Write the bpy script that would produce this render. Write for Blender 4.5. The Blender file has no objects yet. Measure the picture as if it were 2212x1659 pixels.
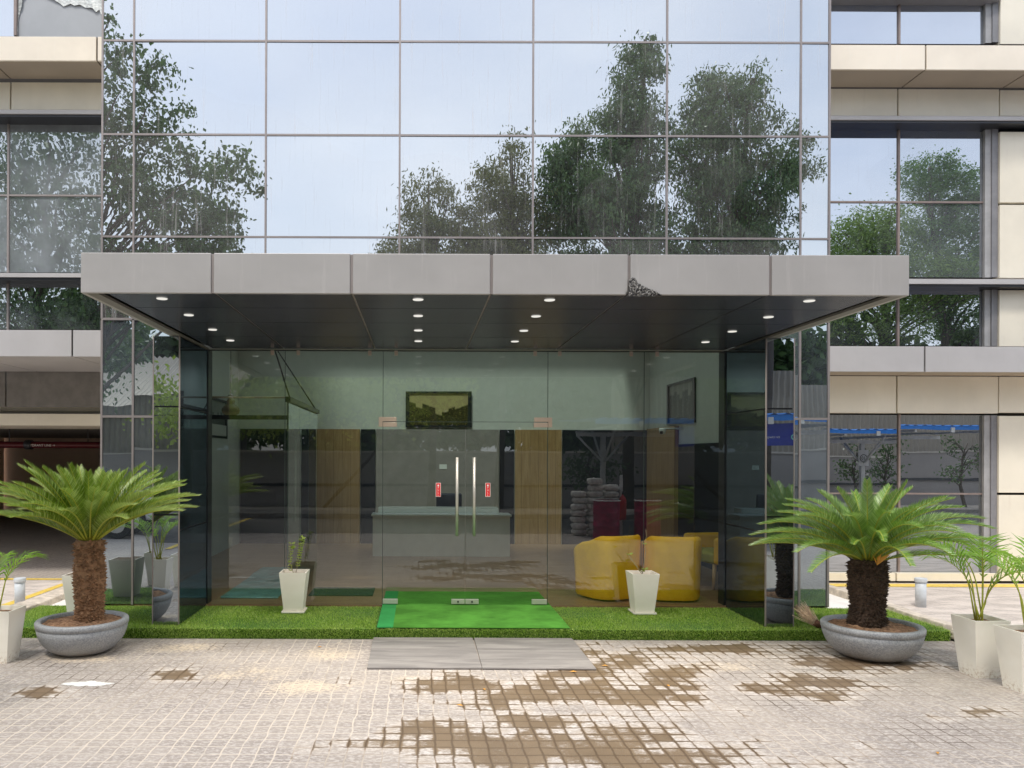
import bpy, math, random
import numpy as np
from mathutils import Vector, Matrix, noise as mnoise
random.seed(7)
RNG = np.random.default_rng(11)
C = bpy.context.scene.collection
R = math.radians
PI = math.pi
CAM = 1.70            # eye height
PZ = 0.103            # height of the turf platform
FOC = 1660.0

# ---- survey helpers: distance Y in metres -> real position of something measured in the photograph
def xx(px, Y): return (px - 905) * Y / FOC
def zz(py, px, Y): return CAM + (985 + .0035 * (px - 905) - py) * Y / FOC

# =============================================================== mesh builder
WORIG = {}
class MB:
    def __init__(s): s.v = []; s.f = []; s.sm = []
    def add(s, vs, fs, smooth=False):
        o = len(s.v); s.v += [tuple(v) for v in vs]
        s.f += [tuple(i + o for i in f) for f in fs]; s.sm += [smooth] * len(fs)
        return s
    def box(s, x0, x1, y0, y1, z0, z1):
        vs = [(x, y, z) for z in (z0, z1) for y in (y0, y1) for x in (x0, x1)]
        return s.add(vs, [(0, 2, 3, 1), (4, 5, 7, 6), (0, 1, 5, 4), (1, 3, 7, 5), (3, 2, 6, 7), (2, 0, 4, 6)])
    def rbox(s, c, d, h, ang=0, z0=None):
        # box centred at c, half sizes d, rotated about z
        ca, sa = math.cos(ang), math.sin(ang); vs = []
        for z in (-d[2], d[2]):
            for y in (-d[1], d[1]):
                for x in (-d[0], d[0]):
                    vs.append((c[0] + x * ca - y * sa, c[1] + x * sa + y * ca, c[2] + z))
        return s.add(vs, [(0, 2, 3, 1), (4, 5, 7, 6), (0, 1, 5, 4), (1, 3, 7, 5), (3, 2, 6, 7), (2, 0, 4, 6)])
    def frustum(s, cx, cy, z0, z1, hx0, hy0, hx1, hy1, cap=True, inv=False, bottom=True):
        vs = [(cx + a * hx0, cy + b * hy0, z0) for a, b in ((-1, -1), (1, -1), (1, 1), (-1, 1))]
        vs += [(cx + a * hx1, cy + b * hy1, z1) for a, b in ((-1, -1), (1, -1), (1, 1), (-1, 1))]
        fs = [(0, 1, 5, 4), (1, 2, 6, 5), (2, 3, 7, 6), (3, 0, 4, 7)]
        if inv: fs = [f[::-1] for f in fs]
        if cap: fs.append((4, 5, 6, 7))
        if bottom: fs.append((3, 2, 1, 0))
        return s.add(vs, fs)
    def lathe(s, prof, cx=0, cy=0, n=32, smooth=True, close=False):
        vs = []; m = len(prof)
        for k in range(n):
            a = 2 * PI * k / n
            for r, z in prof: vs.append((cx + r * math.cos(a), cy + r * math.sin(a), z))
        fs = []
        for k in range(n):
            k2 = (k + 1) % n
            for j in range(m - 1): fs.append((k * m + j, k2 * m + j, k2 * m + j + 1, k * m + j + 1))
        return s.add(vs, fs, smooth)
    def tube(s, pts, rad, n=8, cap=True, smooth=True):
        pts = [Vector(p) for p in pts]
        if not hasattr(rad, '__len__'): rad = [rad] * len(pts)
        vs = []; up = Vector((0, 0, 1)); prev = None
        for i, p in enumerate(pts):
            d = (pts[min(i + 1, len(pts) - 1)] - pts[max(i - 1, 0)]).normalized()
            if prev is None:
                ref = up if abs(d.z) < .9 else Vector((1, 0, 0))
                u = d.cross(ref).normalized()
            else: u = (prev - d * prev.dot(d)).normalized()
            w = d.cross(u); prev = u
            for k in range(n):
                a = 2 * PI * k / n
                vs.append(p + (u * math.cos(a) + w * math.sin(a)) * rad[i])
        fs = []
        for i in range(len(pts) - 1):
            for k in range(n):
                k2 = (k + 1) % n
                fs.append((i * n + k, i * n + k2, (i + 1) * n + k2, (i + 1) * n + k))
        s.add(vs, fs, smooth)
        if cap:
            o = len(s.v) - len(vs)
            s.f += [tuple(o + k for k in range(n))[::-1], tuple(o + (len(pts) - 1) * n + k for k in range(n))]; s.sm += [False, False]
        return s
    def xf(s, M):
        s.v = [tuple(M @ Vector(v)) for v in s.v]; return s
    def build(s, name, mat, parent=None, loc=None, bevel=0, seg=2):
        me = bpy.data.meshes.new(name)
        if parent is not None:
            w = WORIG[parent.name]; o0 = w; l = (0, 0, 0)
        else:
            if loc is None:
                a = np.array(s.v); loc = ((a[:, 0].min() + a[:, 0].max()) / 2, (a[:, 1].min() + a[:, 1].max()) / 2, a[:, 2].min())
            o0 = loc; l = loc
        me.from_pydata([(v[0] - o0[0], v[1] - o0[1], v[2] - o0[2]) for v in s.v], [], s.f)
        me.polygons.foreach_set('use_smooth', s.sm)
        me.update()
        if mat is not None: me.materials.append(mat)
        o = bpy.data.objects.new(name, me); C.objects.link(o)
        o.location = l
        WORIG[o.name] = tuple(o0)
        if parent is not None: o.parent = parent
        if bevel:
            md = o.modifiers.new('Bevel', 'BEVEL'); md.width = bevel; md.segments = seg; md.limit_method = 'ANGLE'
            md.angle_limit = R(40); md.harden_normals = False
        return o

def fast_mesh(name, V, F, mat, parent=None, loc=(0, 0, 0), smooth=False):
    """V (n,3), F (m,k) arrays -> one mesh object."""
    V = np.asarray(V, dtype=np.float32); F = np.asarray(F, dtype=np.int32)
    o0 = WORIG[parent.name] if parent is not None else loc
    V = V - np.array(o0, dtype=np.float32)
    me = bpy.data.meshes.new(name); k = F.shape[1]
    me.vertices.add(len(V)); me.vertices.foreach_set('co', V.ravel())
    me.loops.add(F.size); me.loops.foreach_set('vertex_index', F.ravel())
    me.polygons.add(len(F)); me.polygons.foreach_set('loop_start', np.arange(0, F.size, k, dtype=np.int32))
    me.polygons.foreach_set('loop_total', np.full(len(F), k, dtype=np.int32))
    me.update(calc_edges=True); me.validate()
    if smooth: me.polygons.foreach_set('use_smooth', np.ones(len(F), dtype=bool))
    me.materials.append(mat)
    o = bpy.data.objects.new(name, me); C.objects.link(o)
    o.location = (0, 0, 0) if parent is not None else loc
    WORIG[o.name] = tuple(o0)
    if parent is not None: o.parent = parent
    return o

def thing(name, label, cat, loc=(0, 0, 0), group=None):
    o = bpy.data.objects.new(name, None); C.objects.link(o); o.location = loc; o.empty_display_size = .1
    WORIG[o.name] = tuple(loc)
    o['label'] = label; o['category'] = cat
    if group: o['group'] = group
    return o
def tag(o, label, cat, group=None):
    o['label'] = label; o['category'] = cat
    if group: o['group'] = group
    return o
def struct(o, label=None):
    o['kind'] = 'structure'
    if label: o['label'] = label
    return o
def kids(o): return [c for c in bpy.data.objects if c.parent == o]
def copy_tree(o, loc, rz=0, label=None, scale=None):
    r = o.copy(); C.objects.link(r); r.location = loc; r.rotation_euler = (0, 0, rz)
    if scale: r.scale = (scale,) * 3
    if label: r['label'] = label
    for ch in kids(o):
        c = ch.copy(); C.objects.link(c); c.parent = r
        for g in kids(ch):
            d = g.copy(); C.objects.link(d); d.parent = c
    return r

# =============================================================== materials
class NT:
    def __init__(s, name):
        s.m = bpy.data.materials.new(name); s.m.use_nodes = True; s.t = s.m.node_tree; s.t.nodes.clear()
        s.out = s.t.nodes.new('ShaderNodeOutputMaterial')
    def n(s, ty, **kw):
        nd = s.t.nodes.new('ShaderNode' + ty)
        for k, v in kw.items():
            if k.startswith('_'): setattr(nd, k[1:], v)
            else:
                key = int(k[1:]) if k[0] == 'i' and k[1:].isdigit() else k.replace('__', ' ')
                s.set(nd.inputs[key], v)
        return nd
    def set(s, inp, v):
        if hasattr(v, 'is_linked') or isinstance(v, bpy.types.NodeSocket): s.t.links.new(v, inp)
        elif isinstance(v, bpy.types.Node): s.t.links.new(v.outputs[0], inp)
        else:
            if inp.type == 'RGBA' and len(v) == 3: v = (*v, 1)
            inp.default_value = v
    def math(s, op, a, b=None, c=None, clamp=False):
        nd = s.t.nodes.new('ShaderNodeMath'); nd.operation = op; nd.use_clamp = clamp
        s.set(nd.inputs[0], a)
        if b is not None: s.set(nd.inputs[1], b)
        if c is not None: s.set(nd.inputs[2], c)
        return nd.outputs[0]
    def mix(s, f, a, b, bt='MIX'):
        nd = s.t.nodes.new('ShaderNodeMix'); nd.data_type = 'RGBA'; nd.blend_type = bt
        s.set(nd.inputs[0], f); s.set(nd.inputs[6], a); s.set(nd.inputs[7], b)
        return nd.outputs[2]
    def ramp(s, f, lo, hi, a=0., b=1., smooth=True):
        nd = s.t.nodes.new('ShaderNodeMapRange'); nd.interpolation_type = 'SMOOTHSTEP' if smooth else 'LINEAR'
        s.set(nd.inputs[0], f); nd.inputs[1].default_value = lo; nd.inputs[2].default_value = hi
        nd.inputs[3].default_value = a; nd.inputs[4].default_value = b
        return nd.outputs[0]
    def coord(s, sc=(1, 1, 1), kind='Object', loc=(0, 0, 0), rot=(0, 0, 0)):
        if kind == 'World':
            src = s.t.nodes.new('ShaderNodeNewGeometry').outputs['Position']
        else: src = s.t.nodes.new('ShaderNodeTexCoord').outputs[kind]
        mp = s.t.nodes.new('ShaderNodeMapping'); s.t.links.new(src, mp.inputs[0])
        mp.inputs[1].default_value = loc; mp.inputs[2].default_value = rot; mp.inputs[3].default_value = sc
        return mp.outputs[0]
    def noise(s, vec, scale, detail=4, rough=.55, dist=0):
        nd = s.t.nodes.new('ShaderNodeTexNoise'); s.t.links.new(vec, nd.inputs['Vector'])
        nd.inputs['Scale'].default_value = scale; nd.inputs['Detail'].default_value = detail
        nd.inputs['Roughness'].default_value = rough; nd.inputs['Distortion'].default_value = dist
        return nd.outputs['Fac']
    def bump(s, h, dist, strength=1, normal=None):
        nd = s.t.nodes.new('ShaderNodeBump'); s.set(nd.inputs['Height'], h)
        nd.inputs['Distance'].default_value = dist; nd.inputs['Strength'].default_value = strength
        if normal is not None: s.set(nd.inputs['Normal'], normal)
        return nd.outputs[0]
    def bsdf(s, col, rough=.5, metal=0, normal=None, **kw):
        b = s.t.nodes.new('ShaderNodeBsdfPrincipled')
        s.set(b.inputs['Base Color'], col); s.set(b.inputs['Roughness'], rough); s.set(b.inputs['Metallic'], metal)
        if normal is not None: s.set(b.inputs['Normal'], normal)
        for k, v in kw.items(): s.set(b.inputs[k.replace('__', ' ')], v)
        return b.outputs[0]
    def done(s, sh): s.t.links.new(sh, s.out.inputs[0]); return s.m

def simple(name, col, rough=.5, metal=0, var=.12, scale=6, bump=0, bscale=40, spec=None, sc=(1, 1, 1), **kw):
    t = NT(name); c = t.coord(sc, 'World')
    nz = t.noise(c, scale, 5, .6)
    dark = tuple(x * (1 - var) for x in col); lite = tuple(min(1, x * (1 + var)) for x in col)
    base = t.mix(t.ramp(nz, .3, .7), dark, lite)
    nrm = t.bump(t.noise(c, bscale, 4), bump) if bump else None
    if spec is not None: kw['Specular IOR Level'] = spec
    b = t.bsdf(base, rough, metal, nrm)
    nd = [n for n in t.t.nodes if n.type == 'BSDF_PRINCIPLED'][0]
    for k, v in kw.items(): t.set(nd.inputs[k], v)
    return t.done(b)

def weathered(name, col, rough=.4, streak=.12, metal=0, stain=(.25, .2, .15)):
    """sheet cladding: soft blotches plus vertical run-off streaks"""
    t = NT(name); c = t.coord((1, 1, 1), 'World')
    a = t.noise(c, 1.1, 4, .6)
    st = t.noise(t.coord((14, 14, .8), 'World'), 1.4, 4, .7)
    fine = t.noise(c, 60, 3, .6)
    b1 = t.mix(t.ramp(a, .3, .72), tuple(x * .93 for x in col), tuple(min(1, x * 1.05) for x in col))
    f = t.math('MULTIPLY', t.ramp(st, .56, .78), streak)
    b2 = t.mix(f, b1, stain)
    rg = t.math('ADD', rough, t.math('MULTIPLY', a, .15))
    return t.done(t.bsdf(b2, rg, metal, t.bump(t.math('ADD', a, t.math('MULTIPLY', fine, .02)), .012)))

def mirror_glass(name, refl, dust, dcol, wave=.0011, tint=(.012, .018, .025), streak=.5, clean=.5):
    """coated curtain-wall glass: strong coloured reflection, dust film, dirt runs and slight ripples"""
    t = NT(name); c = t.coord((1, 1, 1), 'World')
    n1 = t.noise(c, 1.5, 0, .5); n2 = t.noise(t.coord((1, 1, 2.5), 'World'), 3.0, 1, .4)
    bh = t.math('ADD', n1, t.math('MULTIPLY', n2, .18))
    nrm = t.bump(bh, wave)
    st = t.noise(t.coord((16, 16, .7), 'World'), 1.5, 5, .7)
    patch = t.noise(t.coord((1, 1, 1), 'World', (3.7, 0, 1.3)), .55, 1, .3)
    film = t.ramp(patch, .505, .512, 0, .065)
    runs = t.math('MULTIPLY', t.ramp(st, .55, .8), streak * .35)
    blot = t.math('MULTIPLY', t.ramp(t.noise(c, 1.7, 4, .6), .35, .8), dust)
    zs = t.t.nodes.new('ShaderNodeSeparateXYZ'); t.t.links.new(c, zs.inputs[0])
    oi = t.t.nodes.new('ShaderNodeObjectInfo'); blot = t.math('ADD', blot, t.math('MULTIPLY', oi.outputs['Random'], dust * 1.6))
    d = t.math('ADD', t.math('ADD', blot, runs), t.math('MULTIPLY', film, clean), clamp=True)
    g = t.n('BsdfGlossy', Color=refl, Roughness=.0, Normal=nrm)
    base = t.n('BsdfDiffuse', Color=tint)
    glass = t.n('MixShader', i0=.93, i1=base.outputs[0], i2=g.outputs[0])
    df = t.n('BsdfDiffuse', Color=dcol)
    mx = t.n('MixShader', i0=d, i1=glass.outputs[0], i2=df.outputs[0])
    return t.done(mx.outputs[0])

def clear_glass(name, tint=(.66, .75, .72), ior=1.62, extra=.0):
    t = NT(name)
    tr = t.n('BsdfTransparent', Color=tint)
    nrm = t.bump(t.noise(t.coord((1, 1, 1), 'World'), 1.6, 2), .0005)
    g = t.n('BsdfGlossy', Color=(.92, .96, .97), Roughness=0, Normal=nrm)
    fr = t.n('Fresnel', IOR=ior, Normal=nrm)
    geo = t.t.nodes.new('ShaderNodeNewGeometry')
    fr2 = t.math('MULTIPLY', t.math('MULTIPLY', fr.outputs[0], t.math('SUBTRACT', 2, fr.outputs[0])), t.math('SUBTRACT', 1, geo.outputs['Backfacing']))   # both faces of the sheet at once
    f = t.math('ADD', fr2, extra, clamp=True)
    mx = t.n('MixShader', i0=f, i1=tr.outputs[0], i2=g.outputs[0])
    return t.done(mx.outputs[0])

def foliage(name, cols, rough=.45, trans=.35, lum=1.0):
    t = NT(name)
    geo = t.t.nodes.new('ShaderNodeNewGeometry')
    cr = t.t.nodes.new('ShaderNodeValToRGB'); t.t.links.new(geo.outputs['Random Per Island'], cr.inputs[0])
    el = cr.color_ramp.elements
    while len(el) < len(cols): el.new(.5)
    for i, c in enumerate(cols):
        el[i].position = i / (len(cols) - 1); el[i].color = (*[x * lum for x in c], 1)
    big = t.noise(t.coord((1, 1, 1), 'World'), .9, 3)
    col = t.mix(t.ramp(big, .35, .7, 0, .55), cr.outputs[0], cols[-1])
    p = t.bsdf(col, rough, 0)
    tl = t.n('BsdfTranslucent', Color=col)
    mx = t.n('MixShader', i0=trans, i1=p, i2=tl.outputs[0])
    return t.done(mx.outputs[0])

def emit(name, col, s):
    t = NT(name); e = t.n('Emission', Color=col, Strength=s); return t.done(e.outputs[0])

M = {}
M['cream'] = weathered('cream_cladding', (.88, .825, .70), .38, .10, 0, (.45, .36, .24))
M['creamband'] = weathered('cream_band_cladding', (.90, .82, .70), .28, .35, 0, (.95, .92, .84))
M['greyband'] = weathered('silver_grey_cladding', (.50, .49, .50), .42, .08, .1)
M['fascia'] = weathered('canopy_fascia_cladding', (.45, .437, .43), .36, .22, .1, (.72, .70, .68))
M['reveal'] = simple('grey_window_reveal', (.40, .40, .41), .5); M['reveal2'] = simple('darker_window_reveal', (.25, .25, .27), .5)
M['rim'] = simple('dark_grey_soffit_rim', (.20, .19, .18), .5)
M['joint'] = simple('dark_joint_sealant', (.05, .043, .04), .7)
M['mull'] = weathered('mullion_aluminium', (.36, .32, .31), .4, .3, .5)
M['mullbrown'] = simple('brown_mullion', (.30, .24, .22), .45, .2)
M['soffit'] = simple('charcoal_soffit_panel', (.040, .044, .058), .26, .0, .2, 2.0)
M['soffitgap'] = simple('soffit_joint', (.30, .27, .25), .6)
M['darkmetal'] = simple('dark_metal', (.04, .042, .05), .35, .4)
M['mirror'] = mirror_glass('blue_mirror_glass', (.60, .635, .672), .05, (.74, .72, .71), .0011, streak=1.0)
M['mirrorlow'] = mirror_glass('dusty_lower_mirror_glass', (.47, .53, .57), .10, (.36, .42, .48), .0012, streak=.25)
M['mirrorwing'] = mirror_glass('wing_window_glass', (.58, .615, .675), .06, (.5, .55, .6), .0010)
M['mirrorwinglow'] = mirror_glass('wing_lower_window_glass', (.5, .53, .56), .03, (.4, .45, .5), .0006, streak=.1)
M['mirrordusty'] = mirror_glass('dusty_wing_window_glass', (.55, .59, .63), .26, (.44, .48, .52), .0020, streak=.4)
M['pierglass'] = mirror_glass('pier_side_glass', (.22, .27, .33), .03, (.2, .25, .3), .0008, streak=.05)
M['pierfront'] = mirror_glass('pier_front_glass', (.40, .45, .50), .02, (.3, .35, .4), .0008, streak=.05)
M['glass'] = clear_glass('entrance_clear_glass', (.90, .925, .905), 1.66, .0)
M['glassin'] = clear_glass('inner_clear_glass', (.82, .90, .88), 1.5)
M['glassedge'] = simple('glass_edge_seal', (.03, .05, .045), .3)
M['steel'] = simple('brushed_steel', (.62, .60, .56), .42, .6, .05)
M['bronze'] = simple('champagne_patch_fitting', (.62, .50, .42), .35, .6, .05)
M['patch'] = simple('satin_steel_fitting', (.66, .64, .58), .35, .5, .05)
M['lamp'] = emit('lit_downlight', (1, .96, .88), .58)
M['lamprim'] = simple('lamp_rim', (.6, .6, .6), .4)
M['inwall'] = simple('interior_painted_wall', (.66, .68, .64), .6, 0, .03)
M['inceil'] = simple('interior_ceiling', (.75, .77, .74), .7, 0, .03)
M['greywall'] = simple('interior_grey_wall', (.32, .29, .275), .55, 0, .08)
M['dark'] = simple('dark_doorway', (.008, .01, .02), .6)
M['white'] = simple('white_gloss_laminate', (.90, .92, .90), .2, 0, .03)
M['pot'] = None
M['black'] = simple('black_plastic', (.012, .013, .016), .4)
M['navy'] = simple('navy_mesh_fabric', (.012, .018, .04), .7)
M['redpipe'] = simple('dark_red_pipe_paint', (.10, .008, .014), .3, .1)
M['yellowline'] = simple('yellow_road_paint', (.80, .58, .12), .6, 0, .2, 20)
M['concrete'] = weathered('pale_concrete', (.62, .57, .50), .8, .15)
M['kerbc'] = simple('kerb_concrete', (.62, .55, .47), .85, 0, .25, 9, .004, 50)
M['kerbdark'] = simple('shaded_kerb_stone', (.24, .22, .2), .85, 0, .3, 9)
M['slabwhite'] = simple('white_cement', (.80, .78, .76), .8, 0, .08)
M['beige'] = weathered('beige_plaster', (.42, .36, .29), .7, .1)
M['brownwall'] = weathered('brown_basement_wall', (.85, .66, .52), .8, .12)
M['boundary'] = weathered('boundary_wall_plaster', (.36, .33, .31), .85, .35, 0, (.2, .18, .15))
M['yellow'] = simple('mustard_leatherette', (.97, .53, .004), .5, 0, .10, 5, .002, 22)
M['olive'] = simple('olive_yellow_fabric', (.34, .32, .03), .75, 0, .08, 30, .001, 200)
M['legwood'] = simple('pale_beech_leg', (.62, .42, .22), .5, 0, .1, 8, 0, 40, None, (8, 8, 1))
M['red'] = simple('red_enamel', (.62, .02, .02), .35)
M['maroon'] = simple('maroon_drum_paint', (.34, .012, .07), .35, 0, .3, 8)
M['bluesheet'] = simple('blue_roof_sheet', (.02, .22, .72), .4, .1, .1)
M['bluesign'] = simple('dark_blue_sign_face', (.01, .03, .30), .35)
M['whitepaint'] = simple('white_paint', (.75, .75, .73), .5, 0, .1)
M['corr'] = weathered('old_corrugated_sheet', (.42, .38, .32), .55, .5, .2, (.18, .1, .05))
M['greycar'] = simple('car_white_paint', (.80, .80, .80), .15, 0, .02)
M['rubber'] = simple('black_rubber', (.015, .015, .016), .8)
M['pvc'] = simple('grey_pvc', (.58, .62, .66), .5)
M['straw'] = simple('broom_straw', (.85, .62, .44), .8, 0, .25, 40)
M['broombase'] = simple('broom_binding', (.10, .045, .025), .8, 0, .3, 40)
M['carpet'] = simple('green_felt_carpet', (.085, .27, .04), .95, 0, .30, 2.5, .0015, 90, .1)
M['carpetteal'] = simple('green_felt_carpet_strip', (.04, .27, .075), .95, 0, .1, 4, .0015, 90, .1)
M['tarp'] = simple('blue_green_plastic_sheet', (.13, .30, .33), .35, 0, .25, 6, .01, 8)
M['bag'] = simple('cement_sack', (.72, .68, .62), .9, 0, .25, 12, .004, 40)
M['ambers'] = None

def wood(name, a, b, plank=None, axis='x', rough=.4, gapcol=(.05, .03, .02), s=1.0):
    t = NT(name)
    sc = (14 * s, 14 * s, 1.2) if axis == 'z' else ((1.2, 14 * s, 14 * s))
    n = t.noise(t.coord(sc, 'World'), 1.6, 6, .65, .6)
    col = t.mix(t.ramp(n, .3, .72), a, b)
    if plank:
        w = t.t.nodes.new('ShaderNodeSeparateXYZ'); t.t.links.new(t.coord((1, 1, 1), 'World'), w.inputs[0])
        q = t.math('FRACT', t.math('DIVIDE', w.outputs['X' if axis == 'z' else 'Y'], plank))
        g = t.math('LESS_THAN', q, .02)
        # each plank has its own tone
        cell = t.math('FLOOR', t.math('DIVIDE', w.outputs['X' if axis == 'z' else 'Y'], plank))
        wn = t.n('TexWhiteNoise', _noise_dimensions='1D', W=cell)
        col = t.mix(t.math('MULTIPLY', wn.outputs[0], .35), col, a)
        col = t.mix(g, col, gapcol)
    return t.done(t.bsdf(col, rough, 0, t.bump(n, .001)))
M['woodwall'] = wood('oak_wall_panelling', (.36, .22, .10), (.50, .33, .165), .155, 'z')
M['woodfloor'] = wood('brown_wood_floor', (.24, .14, .08), (.40, .25, .15), .14, 'x', .35)
M['board'] = wood('grey_laminate_board', (.20, .185, .18), (.34, .315, .30), .335, 'x', .5, (.12, .11, .1), .5)

def pot_mat():
    t = NT('cream_planter_plastic'); c = t.coord((1, 1, 1), 'World')
    z = t.t.nodes.new('ShaderNodeSeparateXYZ'); t.t.links.new(c, z.inputs[0])
    n = t.noise(c, 40, 5, .7)
    low = t.ramp(z.outputs['Z'], .0, .13, 1, 0)
    f = t.math('MULTIPLY', low, t.ramp(n, .45, .7))
    col = t.mix(t.ramp(t.noise(c, 3, 3), .3, .7), (.88, .84, .745), (.93, .90, .82))
    col = t.mix(t.math('MULTIPLY', f, .75), col, (.38, .24, .12))
    return t.done(t.bsdf(col, .42, 0, t.bump(t.noise(c, 6, 2), .004)))
M['pot'] = pot_mat()

def granite():
    t = NT('grey_speckled_stone_bowl'); c = t.coord((1, 1, 1), 'World')
    n = t.noise(c, 75, 3, .9); b = t.noise(c, 3, 4)
    col = t.mix(t.ramp(n, .4, .62), (.235, .25, .275), (.39, .405, .43))
    col = t.mix(t.ramp(b, .4, .75, 0, .35), col, (.42, .42, .42))
    z = t.t.nodes.new('ShaderNodeSeparateXYZ'); t.t.links.new(c, z.inputs[0])
    lo = t.math('MULTIPLY', t.ramp(z.outputs['Z'], 0, .07, 1, 0), t.ramp(t.noise(c, 14, 4), .4, .6))
    col = t.mix(t.math('MULTIPLY', lo, .5), col, (.34, .25, .17))
    return t.done(t.bsdf(col, .5, 0, t.bump(n, .0015)))
M['granite'] = granite()
def soil():
    t = NT('dry_brown_soil'); c = t.coord((1, 1, 1), 'World')
    n = t.noise(c, 30, 6, .75)
    col = t.mix(t.ramp(n, .35, .65), (.14, .07, .04), (.46, .27, .16))
    return t.done(t.bsdf(col, .95, 0, t.bump(n, .02)))
M['soil'] = soil()
def bark(name, a, b):
    t = NT(name); c = t.coord((1, 1, 1), 'World')
    geo = t.t.nodes.new('ShaderNodeNewGeometry')
    n = t.noise(c, 35, 5, .7)
    col = t.mix(t.math('MULTIPLY', t.math('ADD', n, geo.outputs['Random Per Island']), .5), a, b)
    return t.done(t.bsdf(col, .85, 0, t.bump(n, .01)))
M['cyctrunk'] = bark('brown_cycad_trunk', (.07, .035, .018), (.46, .26, .14))
M['cyctrunkdark'] = bark('dark_cycad_trunk', (.012, .008, .006), (.11, .065, .04))
M['treebark'] = bark('grey_brown_bark', (.05, .04, .03), (.16, .13, .10))
M['cycleaf'] = foliage('cycad_leaflet', [(.08, .145, .010), (.14, .235, .014), (.22, .34, .028), (.38, .47, .18)], .3, .3)
M['cycleaf2'] = foliage('bright_cycad_leaflet', [(.06, .15, .010), (.11, .25, .014), (.19, .36, .03), (.37, .49, .20)], .3, .3)
M['rachis'] = simple('yellow_green_rachis', (.36, .38, .04), .45)
M['areca'] = foliage('areca_leaflet', [(.16, .34, .03), (.24, .46, .05), (.34, .55, .08)], .4, .45)
M['twigleaf'] = foliage('pale_small_leaf', [(.34, .48, .08), (.5, .62, .14)], .5, .5)
M['twig'] = simple('pale_twig', (.36, .32, .18), .7)
M['deadleaf'] = simple('dry_orange_leaf', (.62, .30, .04), .6)
M['leafA'] = foliage('dark_tree_leaf', [(.032, .075, .028), (.055, .12, .04), (.085, .17, .05), (.14, .23, .07)], .4, .3)
M['leafB'] = foliage('olive_tree_leaf', [(.055, .09, .025), (.09, .13, .034), (.15, .18, .05), (.20, .21, .06)], .45, .3)
M['leafC'] = foliage('light_tree_leaf', [(.10, .18, .035), (.17, .28, .05), (.27, .40, .09)], .45, .45)
M['leafE'] = foliage('fresh_green_tree_leaf', [(.07, .15, .045), (.12, .23, .06), (.20, .34, .09)], .45, .35)
M['leafD'] = foliage('yellow_green_creeper_leaf', [(.24, .36, .05), (.40, .54, .08), (.58, .68, .18)], .45, .35)

def turf_mat(name, lum=1):
    t = NT(name); geo = t.t.nodes.new('ShaderNodeNewGeometry')
    cr = t.t.nodes.new('ShaderNodeValToRGB'); t.t.links.new(geo.outputs['Random Per Island'], cr.inputs[0])
    cols = [(.10, .20, .012), (.28, .48, .04), (.46, .68, .09), (.68, .80, .30)]
    el = cr.color_ramp.elements
    while len(el) < 4: el.new(.5)
    for i, c in enumerate(cols): el[i].position = i / 3; el[i].color = (*[q * lum for q in c], 1)
    w = t.noise(t.coord((1, 1, 1), 'World'), 2.2, 3)
    col = t.mix(t.ramp(w, .35, .7, 0, .35), cr.outputs[0], (.56, .66, .18))
    p = t.bsdf(col, .5, 0); tl = t.n('BsdfTranslucent', Color=col)
    return t.done(t.n('MixShader', i0=.3, i1=p, i2=tl.outputs[0]).outputs[0])
M['turf'] = turf_mat('artificial_turf_blade')
M['turfbase'] = simple('turf_backing', (.05, .13, .015), .95, 0, .3, 30)

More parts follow.
